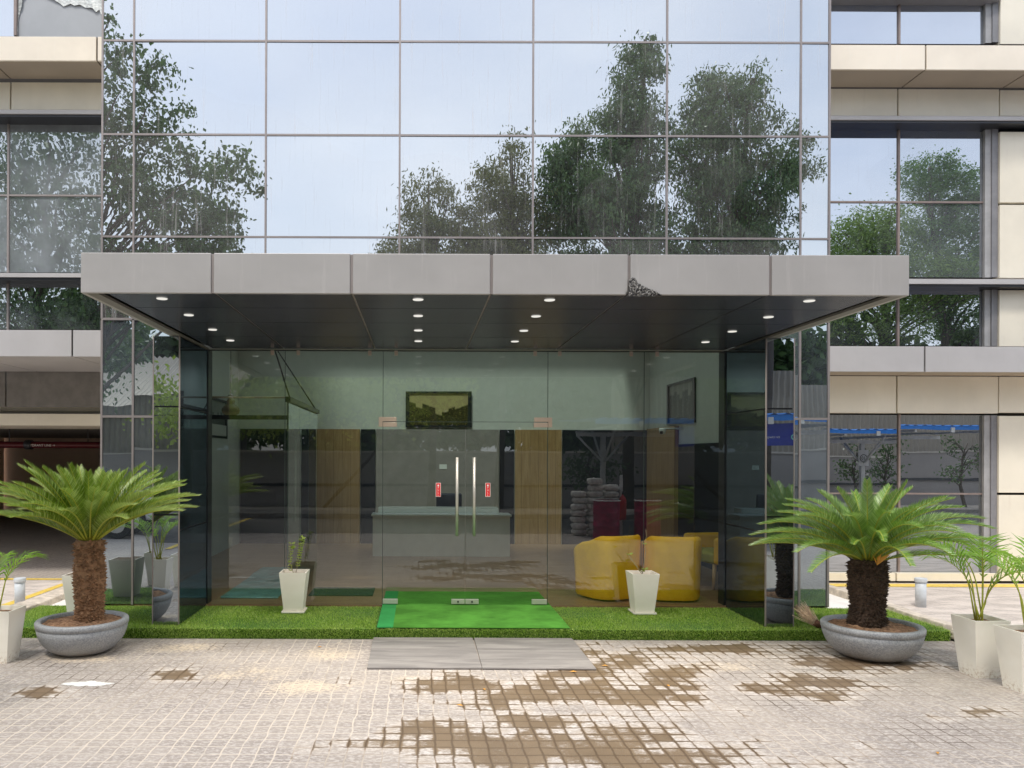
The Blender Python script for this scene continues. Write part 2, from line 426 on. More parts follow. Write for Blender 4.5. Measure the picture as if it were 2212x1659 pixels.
# ---- cobbled pavers with sand joints and brown puddles
def pavers(name='stone_block_paving', lift=0):
    t = NT(name)
    pos = t.t.nodes.new('ShaderNodeNewGeometry').outputs['Position']
    # wobble the joint lines a little
    wob = t.n('TexNoise', Vector=pos, Scale=5.0, Detail=2.0)
    sub = t.n('VectorMath', _operation='SUBTRACT', i0=wob.outputs['Color'], i1=(.5, .5, .5))
    scl = t.n('VectorMath', _operation='SCALE', i0=sub.outputs[0]); scl.inputs['Scale'].default_value = .035
    pp = t.n('VectorMath', _operation='ADD', i0=pos, i1=scl.outputs[0])
    sp = t.n('SeparateXYZ', i0=pp.outputs[0])
    u = t.math('DIVIDE', sp.outputs[0], .102); v = t.math('DIVIDE', sp.outputs[1], .112)
    fu = t.math('FRACT', u); fv = t.math('FRACT', v)
    eu = t.math('MINIMUM', fu, t.math('SUBTRACT', 1, fu)); ev = t.math('MINIMUM', fv, t.math('SUBTRACT', 1, fv))
    e = t.math('SMOOTH_MIN', eu, t.math('MULTIPLY', ev, 1.1), .05)
    cell = t.n('CombineXYZ', i0=t.math('FLOOR', u), i1=t.math('FLOOR', v))
    wn = t.n('TexWhiteNoise', _noise_dimensions='3D', Vector=cell.outputs[0])
    rnd = wn.outputs['Value']
    P1 = t.coord((1, 1, 1), 'World')
    rough_n = t.noise(t.coord((1, 1.7, 1), 'World'), 28, 5, .7)
    fine = t.noise(P1, 110, 4, .7)
    dome = t.ramp(e, .0, .22)
    # height 0..1 of the block surface
    h = t.math('ADD', t.math('MULTIPLY', dome, .45), t.math('MULTIPLY', rough_n, .8))
    h = t.math('ADD', h, t.math('MULTIPLY', rnd, .5))
    h = t.math('ADD', h, t.math('MULTIPLY', t.math('SUBTRACT', fine, .5), .25))
    wet = t.n('Attribute', _attribute_name='wet').outputs['Fac']
    sand = t.n('Attribute', _attribute_name='sand').outputs['Fac']
    dj = t.n('Attribute', _attribute_name='dark').outputs['Fac']
    big = t.noise(P1, .8, 4, .6)
    stone = t.mix(rnd, (.245, .213, .196), (.33, .290, .264))
    stone = t.mix(t.ramp(rough_n, .45, .62, 0, .8), stone, (.56, .515, .485))
    stone = t.mix(t.ramp(fine, .3, .7, 0, .35), stone, (.24, .22, .21))
    stone = t.mix(t.ramp(big, .35, .7, 0, .3), stone, (.50, .44, .375))
    jl = t.mix(dj, (.56, .49, .42), (.09, .065, .048))
    jm = t.ramp(e, .022, .06, 1, 0)
    jm = t.math('MULTIPLY', jm, t.ramp(t.noise(P1, 7, 3), .28, .5, .35, 1))
    dry = t.mix(jm, stone, jl)
    sm = t.ramp(t.math('ADD', sand, t.math('MULTIPLY', t.math('SUBTRACT', rough_n, .5), 3.4)), .5, 1.25)
    dry = t.mix(t.math('MULTIPLY', sm, .9), dry, (.60, .50, .38))
    # water / mud lies where the surface is lower than the local level
    lvl = t.math('MULTIPLY', t.math('POWER', wet, .7), 1.5)
    wm = t.ramp(t.math('SUBTRACT', lvl, h), -.10, .26)
    near = t.ramp(wet, .08, .45)
    tops = t.mix(t.math('MULTIPLY', near, .6), dry, t.mix(t.ramp(rough_n, .4, .6), (.42, .38, .35), (.68, .64, .61)))
    tops = t.mix(t.math('MULTIPLY', t.math('MULTIPLY', near, jm), .8), tops, (.20, .13, .08))
    tops = t.mix(t.math('MULTIPLY', t.math('MULTIPLY', near, t.ramp(t.noise(P1, 9, 4), .35, .65)), .5), tops, (.36, .29, .22))
    mud = t.mix(t.noise(P1, 3.5, 4), (.13, .09, .058), (.27, .195, .125))
    mud = t.mix(t.ramp(fine, .55, .75, 0, .5), mud, (.36, .30, .24))
    mud = t.mix(t.math('MULTIPLY', t.ramp(e, .02, .10, 1, 0), .75), mud, (.085, .052, .03))
    col = t.mix(wm, tops, mud)
    rg = t.math('SUBTRACT', .85, t.math('MULTIPLY', wm, .5))
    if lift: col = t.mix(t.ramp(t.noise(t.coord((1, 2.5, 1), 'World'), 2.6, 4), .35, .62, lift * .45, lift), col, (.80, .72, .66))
    hh = t.math('MAXIMUM', h, t.math('MULTIPLY', lvl, .8))
    nrm = t.bump(t.math('ADD', hh, t.math('MULTIPLY', fine, .08)), .006, 1)
    return t.done(t.bsdf(col, rg, 0, nrm))
M['paver'] = pavers()
M['paverlight'] = pavers('pale_block_paving', .75)  # same paving mixed towards a paler pinkish tone in patches

# =============================================================== GROUND
def gpt(px, py):
    Y = CAM * FOC / (py - 985 - .0035 * (px - 905)); return xx(px, Y), Y
WET = [(1000, 1482, 150, 24), (1120, 1500, 190, 30), (1330, 1490, 190, 34), (1370, 1425, 110, 28), (1450, 1462, 80, 34), (1240, 1455, 90, 14), (1560, 1402, 240, 11),
       (1480, 1510, 60, 14), (1110, 1625, 230, 70), (960, 1600, 110, 52), (1290, 1600, 200, 46), (1420, 1650, 260, 44), (1200, 1560, 130, 22), (1620, 1690, 180, 30),
       (1740, 1478, 110, 22), (1640, 1488, 70, 12), (1880, 1434, 190, 20), (1800, 1500, 70, 14), (365, 1456, 55, 13), (80, 1494, 50, 12), (1010, 1690, 150, 40),
       (2120, 1540, 60, 14)]
SAND = [(440, 1400, 190, 14), (180, 1424, 130, 13), (560, 1455, 200, 24), (720, 1415, 90, 22), (690, 1480, 120, 22), (1560, 1440, 120, 12), (900, 1470, 60, 14), (1960, 1440, 90, 10)]
DARK = [(300, 1470, 260, 40), (100, 1430, 140, 40), (1500, 1460, 300, 60), (1750, 1500, 330, 60), (1950, 1420, 250, 50), (2050, 1580, 150, 60), (1250, 1600, 300, 90), (450, 1395, 160, 10)]
def field(lst, X, Y, seed, jit):
    px = 905 + X * FOC / Y; py = 985 + .0035 * (px - 905) + CAM * FOC / Y
    f = np.zeros_like(X)
    for cx, cy, rx, ry in lst:
        d = ((px - cx) / rx) ** 2 + ((py - cy) / ry) ** 2
        f = np.maximum(f, np.exp(-d * .9))
    n = np.array([mnoise.fractal(Vector((x * 2.2 + seed, y * 3.0, seed)), .8, 2.1, 4) for x, y in zip(X, Y)])
    return np.clip(f + n * jit * (f > .02), 0, 1)
def make_ground():
    x0, x1, y0, y1, st = -6.0, 7.0, 3.2, 8.2, .05
    nx = int((x1 - x0) / st) + 1; ny = int((y1 - y0) / st) + 1
    gx = np.linspace(x0, x1, nx); gy = np.linspace(y0, y1, ny)
    XX, YY = np.meshgrid(gx, gy); X = XX.ravel(); Y = YY.ravel()
    idx = np.arange(nx * ny).reshape(ny, nx)
    F = np.stack([idx[:-1, :-1].ravel(), idx[:-1, 1:].ravel(), idx[1:, 1:].ravel(), idx[1:, :-1].ravel()], 1)
    V = np.stack([X, Y, np.zeros_like(X)], 1)
    B = 400.
    o = len(V); big = [(-B, -B), (B, -B), (B, B), (-B, B)]
    V = np.vstack([V, [(x, y, 0) for x, y in big]])
    c00, c10, c11, c01 = idx[0, 0], idx[0, -1], idx[-1, -1], idx[-1, 0]
    F = np.vstack([F, [(o, o + 1, c10, c00), (o + 1, o + 2, c11, c10), (o + 2, o + 3, c01, c11), (o + 3, o, c00, c01)]])
    g = fast_mesh('ground', V, F, M['paver'])
    for nm, lst, s, j in (('wet', WET, 3.1, .55), ('sand', SAND, 9.4, .5), ('dark', DARK, 17.7, .5)):
        a = g.data.attributes.new(nm, 'FLOAT', 'POINT')
        a.data.foreach_set('value', np.concatenate([field(lst, X, Y, s, j), np.zeros(4)]).astype(np.float32))
    struct(g)
make_ground()
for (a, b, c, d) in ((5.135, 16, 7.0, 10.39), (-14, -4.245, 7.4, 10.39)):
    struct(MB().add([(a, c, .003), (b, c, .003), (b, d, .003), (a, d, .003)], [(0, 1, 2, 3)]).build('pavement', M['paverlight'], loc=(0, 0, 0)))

for nm, (a, b, c, d) in (('road_marking', (-4.70, -4.59, 7.9, 10.1)), ('road_marking', (-9.0, -3.6, 10.40, 10.52)), ('road_marking', (4.45, 14, 10.08, 10.32)),
                         ('road_marking', (-9.5, -9.38, -4.2, 2.6)), ('road_marking', (-7.0, -6.88, -4.2, 1.6)), ('road_marking', (-4.6, -4.48, -4.2, .6))):
    hz_ = .011 if c < 0 else .0075
    struct(MB().add([(a, c, hz_), (b, c, hz_), (b, d, hz_), (a, d, hz_)], [(0, 1, 2, 3)]).build('road_marking', M['yellowline'], loc=(0, 0, 0)))

# =============================================================== BUILDING
B = thing('office_building', 'office building with blue mirror glass front, cream cladding wings and deep grey entrance canopy', 'building', (0.5, 8.2, 0))
T0, T1 = -3.388, 4.367
colX = [T0, -3.053, -1.645, -.217, 1.205, 2.633, 4.06, T1]
rowZ = [3.15, 4.03, 5.12, 6.12, 7.15, 8.2]
def pane(x0, x1, z0, z1, y, mat, th=.02, tilt=.004, name='window', g=.009):
    d = [random.uniform(-tilt, tilt) for _ in range(4)]
    b = sum(d) / 4; d = [q - b for q in d]
    # keep it planar: two tilts only
    tx, tz = d[0], d[1]
    m = MB()
    X0, X1, Z0, Z1 = x0 + g, x1 - g, z0 + g, z1 - g
    f = [(X0, y + tx + tz, Z0), (X1, y - tx + tz, Z0), (X1, y - tx - tz, Z1), (X0, y + tx - tz, Z1)]
    bk = [(a, y + th + .012, c) for a, _, c in f]
    m.add(f + bk, [(0, 1, 2, 3), (7, 6, 5, 4), (0, 4, 5, 1), (1, 5, 6, 2), (2, 6, 7, 3), (3, 7, 4, 0)])
    return m.build(name, mat, B)
for j in range(len(rowZ) - 1):
    for i in range(7): pane(colX[i], colX[i + 1], rowZ[j], rowZ[j + 1], 8.2, M['mirror'])
PL0, PL1, PR0, PR1 = -2.51, -2.262, 3.275, 3.54     # piers
PY = 7.25
lowZ = [PZ, 2.11, 3.15]
for j in range(2):
    pane(T0, -3.053, lowZ[j], lowZ[j + 1], 8.2, M['mirrorlow'])
    pane(-3.053, PL0, lowZ[j], lowZ[j + 1], 8.2, M['mirrorlow'])
    pane(PR1, 4.06, lowZ[j], lowZ[j + 1], 8.2, M['mirrorlow'])
    pane(4.06, T1, lowZ[j], lowZ[j + 1], 8.2, M['mirrorlow'])
# mullion grid standing 4 mm proud of the panes
m = MB()
yf = 8.190
for x in colX: m.box(x - .010, x + .010, yf, 8.235, 3.15, 8.2)
for z in rowZ[1:]:
    for i in range(7): m.box(colX[i] + .0102, colX[i + 1] - .0102, yf + .001, 8.235, z - .010, z + .010)
for x in (T0 + .001, -3.053, 4.06, T1 - .001): m.box(x - .011, x + .011, yf, 8.235, PZ, 3.138)
for (a, b) in ((T0, -3.053), (-3.053, PL0), (PR1, 4.06), (4.06, T1)):
    for z in (2.11, 3.15): m.box(a + .0115, b - .0115, yf + .001, 8.235, z - .012, z + .012)
m.build('mullion_grid', M['mull'], B)
# structural core of the tower: spandrel, slabs, side and back walls
m = MB()
m.box(T0 + .01, T1 - .01, 8.245, 8.40, 2.84, 8.3)                 # spandrel behind the glass
m.box(T0 + .01, -2.6, 8.402, 14.2, 4.02, 8.28); m.box(3.6, T1 - .01, 8.402, 14.2, 4.02, 8.28)     # storeys left open round an added, unseen light well that brightens the lobby
m.box(-2.598, 3.598, 8.402, 9.3, 4.02, 8.28); m.box(-2.598, 3.598, 13.6, 14.2, 4.02, 8.28)
m.build('core_wall', M['inwall'], B)
MB().box(-2.6, 3.6, 9.3, 13.6, 8.285, 8.30).build('added_skylight', M['glassin'], B)  # added unseen roof light that lets daylight down into the dark lobby
for a_, b_ in ((T0 + .01, PL1), (PR0, T1 - .01)): MB().box(a_, b_, 8.245, 8.40, 0, 2.838).build('jamb_wall', M['darkmetal'], B)
m = MB(); m.box(T0 + .005, T0 + .09, 8.402, 14.2, 0, 4.018); m.build('side_wall', M['inwall'], B)
m = MB(); m.box(T1 - .17, T1 - .005, 8.402, 14.2, 0, 4.018); m.build('side_wall', M['inwall'], B)
m = MB(); m.box(T0 + .092, T1 - .172, 14.0, 14.2, 0, 4.018); m.build('back_wall', M['inwall'], B)
m = MB(); m.box(T0 - .02, T0 + .003, 8.24, 14.2, 0, 8.3); m.box(T1 - .003, T1 + .02, 8.24, 14.2, 0, 8.3); m.build('side_cladding', M['cream'], B)
# ------------- piers
def pier(x0, x1, inner):
    p = MB().box(x0 + .012, x1 - .012, PY + .012, 8.186, PZ - .1, 2.824).build('pier', M['darkmetal'], B)
    m = MB(); m.box(x0 + .006, x1 - .006, PY, PY + .010, PZ, 1.13); m.build('front_pane', M['pierfront'], p)
    m = MB(); m.box(x0 + .006, x1 - .006, PY, PY + .010, 1.145, 2.15); m.build('front_pane', M['pierfront'], p)
    m = MB(); m.box(x0 + .006, x1 - .006, PY, PY + .010, 2.165, 2.82); m.build('front_pane', M['pierfront'], p)
    for a, b in ((PZ, .98), (.995, 2.15), (2.165, 2.82)):
        xi0, xi1 = (x1 - .010, x1) if inner == 'r' else (x0, x0 + .010)
        MB().box(xi0, xi1, PY + .014, 8.185, a, b).build('side_pane', M['pierglass'], p)
        xo0, xo1 = (x0, x0 + .010) if inner == 'r' else (x1 - .010, x1)
        MB().box(xo0, xo1, PY + .014, 8.185, a, b).build('side_pane', M['pierglass'], p)
    f = MB()
    for x in (x0 + .001, x1 - .001): f.box(x - .005, x + .005, PY - .003, PY + .013, PZ, 2.822)
    f.build('edge_trim', M['mull'], p)
pier(PL0, PL1, 'r'); pier(PR0, PR1, 'l')

# ------------- canopy
CY = 5.34; CZ0, CZ1 = 2.826, 3.106; CX0, CX1 = -2.355, 3.403
can = thing
cb = MB(); cb.box(CX0 + .03, CX1 - .03, CY + .03, 8.188, CZ0 + .045, CZ1 - .01)
canopy = cb.build('canopy', M['darkmetal'], B)
jx = [CX0, -1.44, -.473, .50, 1.457, 2.44, CX1]
for i in range(6):
    a = jx[i] + (.010 if i else 0); b = jx[i + 1] - (.010 if i < 5 else 0)
    MB().box(a, b, CY, CY + .028, CZ0, CZ1).build('fascia_panel', M['fascia'], canopy, bevel=.004)
MB().box(CX0 + .02, CX1 - .02, CY + .012, CY + .0285, CZ0 + .004, CZ1 - .004).build('fascia_joint', M['mull'], canopy)
for x0, x1 in ((CX0, CX0 + .028), (CX1 - .028, CX1)):
    MB().box(x0, x1, CY + .03, 8.188, CZ0, CZ1).build('side_fascia', M['fascia'], canopy)
m = MB(); m.box(CX0 + .029, CX0 + .11, CY + .03, 8.188, CZ0, CZ0 + .02); m.build('soffit_rim', M['rim'], canopy); m = MB(); m.box(CX1 - .11, CX1 - .029, CY + .03, 8.188, CZ0, CZ0 + .02)
m.build('soffit_rim', M['rim'], canopy)
sx = [CX0 + .15, -1.44, -.473, .50, 1.457, 2.44, CX1 - .15]; sy = [CY + .05, 5.93, 6.58, 7.36, 8.186]
for i in range(6):
    for j in range(4):
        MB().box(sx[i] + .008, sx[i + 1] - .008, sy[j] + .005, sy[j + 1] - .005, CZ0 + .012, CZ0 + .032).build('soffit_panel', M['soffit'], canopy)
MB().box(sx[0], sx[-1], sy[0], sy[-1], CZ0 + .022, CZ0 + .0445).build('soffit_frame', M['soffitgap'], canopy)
for X in (-1.87, -.01, .945, 2.83):
    for Y in (5.58, 6.23, 6.95, 7.60):
        d = MB().lathe([(0, CZ0 + .006), (.036, CZ0 + .006), (.040, CZ0 + .010)], X, Y, 20).build('downlight', M['lamp'], canopy)
        ld = bpy.data.lights.new('downlight_lamp', 'SPOT'); ld.energy = 26; ld.spot_size = R(150); ld.spot_blend = 1; ld.shadow_soft_size = .04; ld.color = (1, .94, .84)
        lo_ = bpy.data.objects.new('downlight_lamp', ld); C.objects.link(lo_); lo_.location = (X, Y, CZ0 - .02)
# torn tarry patch hanging at the lower edge of the fascia
m = MB(); vs = []; fs = []
def tornpoly():
    top = [(1.445, .0), (1.452, .10), (1.475, .115), (1.50, .112), (1.515, .085), (1.545, .06), (1.59, .042), (1.63, .025), (1.66, .012), (1.675, 0)]
    n = 34; rows = 9
    xs = np.linspace(1.43, 1.68, n); V = []; F = []
    tx = [a for a, _ in top]; tz = [b for _, b in top]
    for i, x in enumerate(xs):
        H = np.interp(x, tx, tz, left=0.03 if x > 1.43 else 0) + random.uniform(-.004, .004)
        for j in range(rows):
            q = j / (rows - 1)
            V.append((x + random.uniform(-.002, .002), CY - .003 - random.random() * .016 * (1 - abs(q - .4)), CZ0 - .012 + q * max(H + .012, .01)))
    for i in range(n - 1):
        for j in range(rows - 1): F.append((i * rows + j, (i + 1) * rows + j, (i + 1) * rows + j + 1, i * rows + j + 1))
    return V, F
vs, fs = tornpoly(); m.add(vs, fs)
t = NT('crumpled_tar_sheet'); nz = t.noise(t.coord((1, 1, 1), 'World'), 90, 4, .8)
tarm = t.done(t.bsdf(t.mix(t.ramp(nz, .48, .6), (.02, .02, .022), (.5, .48, .45)), .4, 0, t.bump(nz, .01)))
m.build('torn_patch', tarm, canopy)

# ------------- entrance glazing
GY = 8.195
gj = [PL1 + .004, -1.43, -.385, 1.373, 2.40, PR0 - .004]
GT = 2.815; DT = 2.062
def glasspanel(x0, x1, z0, z1, name='glass_panel'):
    return MB().box(x0 + .003, x1 - .003, GY, GY + .010, z0, z1).build(name, M['glass'], B)
gp = [glasspanel(gj[0], gj[1], PZ + .01, GT), glasspanel(gj[1], gj[2], PZ + .01, GT), glasspanel(gj[2], gj[3], DT + .006, GT, 'transom_panel'),
      glasspanel(gj[3], gj[4], PZ + .01, GT), glasspanel(gj[4], gj[5], PZ + .01, GT)]
def own(parent, px, n=None):
    X = xx(px, 8.2); w = .019
    MB().box(X - w, X + w, GY - .012, GY - .001, GT - .045, GT + .006).build('clamp', M['bronze'], parent, bevel=.003)
own(gp[0], 588); own(gp[1], 644); own(gp[1], 798); own(gp[2], 855); own(gp[2], 1155); own(gp[3], 1208); own(gp[3], 1362); own(gp[4], 1418)
MB().box(gj[0], gj[-1], GY - .004, GY + .02, GT + .001, GT + .012).build('head_channel', M['darkmetal'], B)
m = MB()
for x in gj[1:-1]: m.box(x - .0026, x + .0026, GY + .001, GY + .009, (PZ + .01) if x not in () else 0, GT)
m.box(gj[2] + .004, gj[3] - .004, GY + .001, GY + .009, DT + .0005, DT + .0055)
m.build('glass_joint', M['glassedge'], B)
# doors
def text_mesh(txt, size, mat, name, parent=None, loc=(0, 0, 0), rot=(R(90), 0, 0), ext=.0008, align='CENTER', sx=1):
    cu = bpy.data.curves.new(name, 'FONT'); cu.body = txt; cu.size = size; cu.extrude = ext; cu.align_x = align; cu.align_y = 'CENTER'
    o = bpy.data.objects.new(name, cu); C.objects.link(o)
    dg = bpy.context.evaluated_depsgraph_get(); me = bpy.data.meshes.new_from_object(o.evaluated_get(dg))
    bpy.data.objects.remove(o)
    me.materials.clear(); me.materials.append(mat)
    ob = bpy.data.objects.new(name, me); C.objects.link(ob)
    w = WORIG[parent.name] if parent is not None else (0, 0, 0)
    ob.location = (loc[0] - w[0], loc[1] - w[1], loc[2] - w[2]); ob.rotation_euler = rot; ob.scale = (sx, 1, 1)
    if parent is not None: ob.parent = parent
    WORIG[ob.name] = tuple(w)
    return ob
MID = .496
def door(x0, x1, hx, hinge):
    d = MB().box(x0 + .004, x1 - .004, GY, GY + .010, PZ + .03, DT - .002).build('glass_door', M['glass'], B)
    h = MB().tube([(hx, GY - .05, zz(1157, 988, 8.2)), (hx, GY - .05, zz(988, 988, 8.2))], .016, 12)
    for z in (1.0, 1.55): h.tube([(hx, GY - .05, z), (hx, GY - .001, z)], .008, 8)
    h.build('handle', M['steel'], d)
    # bottom patches
    s = 1 if hinge == 'l' else -1
    xe = x0 if hinge == 'l' else x1; xi = x1 if hinge == 'l' else x0
    a, b = sorted((xe + s * .004, xe + s * .165)); MB().box(a, b, GY - .012, GY + .022, PZ + .022, PZ + .072).build('bottom_patch', M['patch'], d, bevel=.002)
    a, b = sorted((xi - s * .004, xi - s * .145)); lk = MB().box(a, b, GY - .012, GY + .022, PZ + .022, PZ + .072).build('lock_patch', M['patch'], d, bevel=.002)
    c = (a + b) / 2
    MB().box(a, b, GY - .0135, GY - .0122, DT, DT + .0001)
    MB().box(c - .03, c + .03, GY - .016, GY - .0122, PZ + .034, PZ + .058).build('lock_plate', M['steel'], lk) if False else None
    kk = MB().tube([(c, GY - .0122, PZ + .047), (c, GY - .020, PZ + .047)], .010, 12); kk.build('lock_cylinder', M['darkmetal'], d)
    # top L-shaped fitting
    a, b = sorted((xe, xe + s * .15))
    MB().box(a, b, GY - .012, GY + .022, DT - .052, DT - .004).build('top_patch', M['bronze'], d, bevel=.002)
    return d
dl = door(gj[2], MID, .405, 'l'); dr = door(MID, gj[3], .587, 'r')
for xe, s, p in ((gj[2], 1, gp[2]), (gj[3], -1, gp[2])):
    m = MB(); a, b = sorted((xe - s * .045, xe + s * .145)); m.box(a, b, GY - .012, GY + .022, DT + .006, DT + .052)
    a, b = sorted((xe - s * .045, xe - s * .004)); m.box(a, b, GY - .0118, GY + .0218, DT - .052, DT + .0055)
    m.build('transom_patch', M['bronze'], p, bevel=.002)
M['sticker'] = simple('red_sticker', (.72, .02, .03), .4); M['stkw'] = simple('sticker_white', (.85, .8, .8), .5)
def sticker(px, par, txt):
    X = xx(px, 8.2); z1 = zz(1043, px, 8.2); z0 = zz(1073, px, 8.2); w = .027
    MB().box(X - w, X + w, GY - .0030, GY - .0005, z0, z1).build('sticker_border', M['stkw'], par)
    st = MB().box(X - w + .004, X + w - .004, GY - .0042, GY - .0031, z0 + .004, z1 - .004).build('sticker', M['sticker'], par)
    text_mesh('\n'.join(txt), .027, M['stkw'], 'sticker_text', par, (X, GY - .0048, z0 + .056), (R(90), 0, 0), .0004)
    MB().tube([(X, GY - .0045, z1 - .028), (X, GY - .0055, z1 - .028)], .010, 12).build('sticker_symbol', M['stkw'], par)
sticker(947, dl, 'PULL'); sticker(1054, dr, 'PULL')

# ------------- interior finishes (back wall at 14 m)
BW = 13.98
zb = zz(928, 1000, 14.0)
def backpanel(px0, px1, mat, name, th=.02, z1=None, z0=PZ):
    return MB().box(xx(px0, 14), xx(px1, 14), BW - th, BW + .015, z0, z1 or zb).build(name, mat, B)
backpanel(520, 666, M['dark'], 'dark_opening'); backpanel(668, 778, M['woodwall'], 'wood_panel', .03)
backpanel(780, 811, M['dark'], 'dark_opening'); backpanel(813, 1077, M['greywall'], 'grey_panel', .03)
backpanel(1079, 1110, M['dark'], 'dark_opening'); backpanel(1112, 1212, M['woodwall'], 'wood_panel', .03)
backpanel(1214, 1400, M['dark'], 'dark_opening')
# right side wall details, left fluted panel
MB().box(4.12, 4.19, 8.75, 9.5, PZ, 2.26).build('wood_panel', M['woodwall'], B)
MB().box(4.12, 4.19, 12.4, 13.9, PZ, 2.2).build('wood_panel', M['woodwall'], B)
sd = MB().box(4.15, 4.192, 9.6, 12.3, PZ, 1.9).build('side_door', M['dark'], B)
MB().tube([(4.12, 10.4, .7), (4.12, 10.4, 1.6)], .014, 10).build('handle', M['steel'], sd)
m = MB()
for k in range(46):
    y = 10.9 + k * .067; m.box(-3.296, -3.262, y, y + .045, PZ, 2.2)
m.build('fluted_panel', M['inwall'], B)
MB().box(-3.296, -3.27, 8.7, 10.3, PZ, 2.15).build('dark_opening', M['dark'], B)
struct(MB().box(T0 + .095, T1 - .175, 8.21, 13.94, PZ - .05, PZ + .004).build('floor', M['woodfloor'], loc=(.5, 11, PZ - .05)))
MB().box(xx(949, 14), xx(965, 14), BW - .036, BW - .031, zz(1013, 957, 14), zz(1003, 957, 14)).build('wall_plate', M['white'], B)

# ------------- WINGS
WY = 10.4; WF = 9.9
XR1 = 15.0; XL1 = -13.0
def clad(x0, x1, y, z0, z1, mat, joints, name, depth=.06):
    xs = [x0] + sorted(j for j in joints if x0 + .05 < j < x1 - .05) + [x1]
    for i in range(len(xs) - 1):
        a = xs[i] + (.011 if i else 0); b = xs[i + 1] - (.011 if i < len(xs) - 2 else 0)
        MB().box(a, b, y, y + depth, z0, z1).build(name, mat, B, bevel=.003)
JR = [xx(1937, 10.4) + 1.37 * k for k in range(-1, 7)]
# right wing -----------------------------------------------------------
def Zr(py, D=10.4, px=1900): return zz(py, px, D)
x0 = T1 + .022
XP = xx(2158, 10.4)          # start of the cream pier
MB().box(x0, XR1, WY + .14, WY + 4, 0, 8.4).build('wing_core', M['joint'], B)
# cream pier with joints
pz = [Zr(1252), Zr(1066), Zr(895), Zr(812)]
for a, b in ((0.03, Zr(1068)), (Zr(1064), Zr(897)), (Zr(891), Zr(812)), (Zr(748), Zr(625)), (Zr(600), Zr(441)), (Zr(437), Zr(283)), (Zr(250), Zr(193)), (Zr(95), 8.4)):
    MB().box(XP, XP + 1.36, WY, WY + .13, a + .004, b - .004).build('pier_cladding', M['cream'], B, bevel=.003)
    MB().box(XP + 1.376, XR1, WY, WY + .13, a + .006, b - .006).build('pier_cladding', M['cream'], B, bevel=.003)
# base strip, rows
clad(x0, XP - .016, WY, .03, Zr(1238), M['cream'], JR, 'base_cladding', .12)
clad(x0, XP - .016, WY, Zr(892), Zr(812.5), M['cream'], JR, 'cladding_panel', .12)
clad(x0, XP - .016, WY, Zr(250), Zr(192), M['cream'], JR, 'cladding_panel', .12)
JB = [xx(1997, WF) + 1.37 * k for k in range(-1, 6)]
clad(x0, XR1, WF, Zr(803, WF), Zr(748, WF), M['greyband'], JB, 'band_cladding', .03)
clad(x0, XR1, WF, Zr(150, WF), Zr(97, WF), M['creamband'], JB, 'band_cladding', .03)
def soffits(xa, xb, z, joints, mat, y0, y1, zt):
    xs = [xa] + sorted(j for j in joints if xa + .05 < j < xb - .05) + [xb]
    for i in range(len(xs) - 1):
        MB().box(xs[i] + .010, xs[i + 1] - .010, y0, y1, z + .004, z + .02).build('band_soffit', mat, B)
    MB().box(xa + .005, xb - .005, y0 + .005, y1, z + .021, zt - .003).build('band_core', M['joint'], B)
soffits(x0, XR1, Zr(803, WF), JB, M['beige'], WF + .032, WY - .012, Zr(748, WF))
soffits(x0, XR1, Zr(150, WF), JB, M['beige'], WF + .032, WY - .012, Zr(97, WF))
# thin ledges
for (pa, pb) in ((250, 259), (602, 613)):
    MB().box(x0, XR1, WY - .17, WY + .13, Zr(pb, WY - .17), Zr(pa, WY - .17)).build('ledge', M['greyband'], B, bevel=.003)
    MB().box(x0, XR1, WY - .15, WY + .135, Zr(pb, WY - .17) - .03, Zr(pb, WY - .17) - .001).build('ledge_underside', M['darkmetal'], B)
for za_, zb2 in ((Zr(600, 10.5), Zr(262, 10.5)), (Zr(748, 10.5), Zr(622, 10.5)), (Zr(1236, 10.5), Zr(897, 10.5)), (Zr(96, 10.5), Zr(4, 10.5))):
    MB().box(XP - .165, XP - .085, WY + .05, WY + .095, za_, zb2).build('window_reveal', M['reveal'], B)
    MB().box(XP - .083, XP - .003, WY + .03, WY + .095, za_, zb2).build('window_reveal', M['reveal2'], B)
def winwing(xa, xb, za, zb_, mul, trans, mat, frame=M['mullbrown'], y=WY + .10, tilt=.002):
    xs = [xa] + mul + [xb]; zs = [za] + trans + [zb_]
    for i in range(len(xs) - 1):
        for j in range(len(zs) - 1): pane(xs[i], xs[i + 1], zs[j], zs[j + 1], y, mat, .015, tilt)
    if not trans:
        for x in mul: MB().box(x - .013, x + .013, y - .022, y + .02, za, zb_).build('window_frame', frame, B)
        return
    f = MB()
    for x in mul: f.box(x - .013, x + .013, y - .022, y + .02, za, zb_)
    for z in trans:
        for i in range(len(xs) - 1): f.box(xs[i] + .0135, xs[i + 1] - .0135, y - .020, y + .02, z - .011, z + .011)
    if mul or trans: f.build('window_frame', frame, B)
mx = xx(1938, 10.5)
winwing(x0, XP - .004, Zr(600, 10.5), Zr(262, 10.5), [mx], [Zr(437, 10.5)], M['mirrorwing'])
winwing(x0, XP - .004, Zr(748, 10.5), Zr(622, 10.5), [mx], [], M['mirrorwing'])
winwing(x0, XP - .004, Zr(1236, 10.5), Zr(895, 10.5), [mx + .02], [Zr(1066, 10.5)], M['mirrorwinglow'])
winwing(x0, XP - .06, Zr(96, 10.5), Zr(4, 10.5), [mx], [], M['mirrorwing'])
MB().box(x0, XP - .02, WY - .05, WY + .13, Zr(2, 10.4), 8.4).build('upper_cladding', M['greyband'], B)

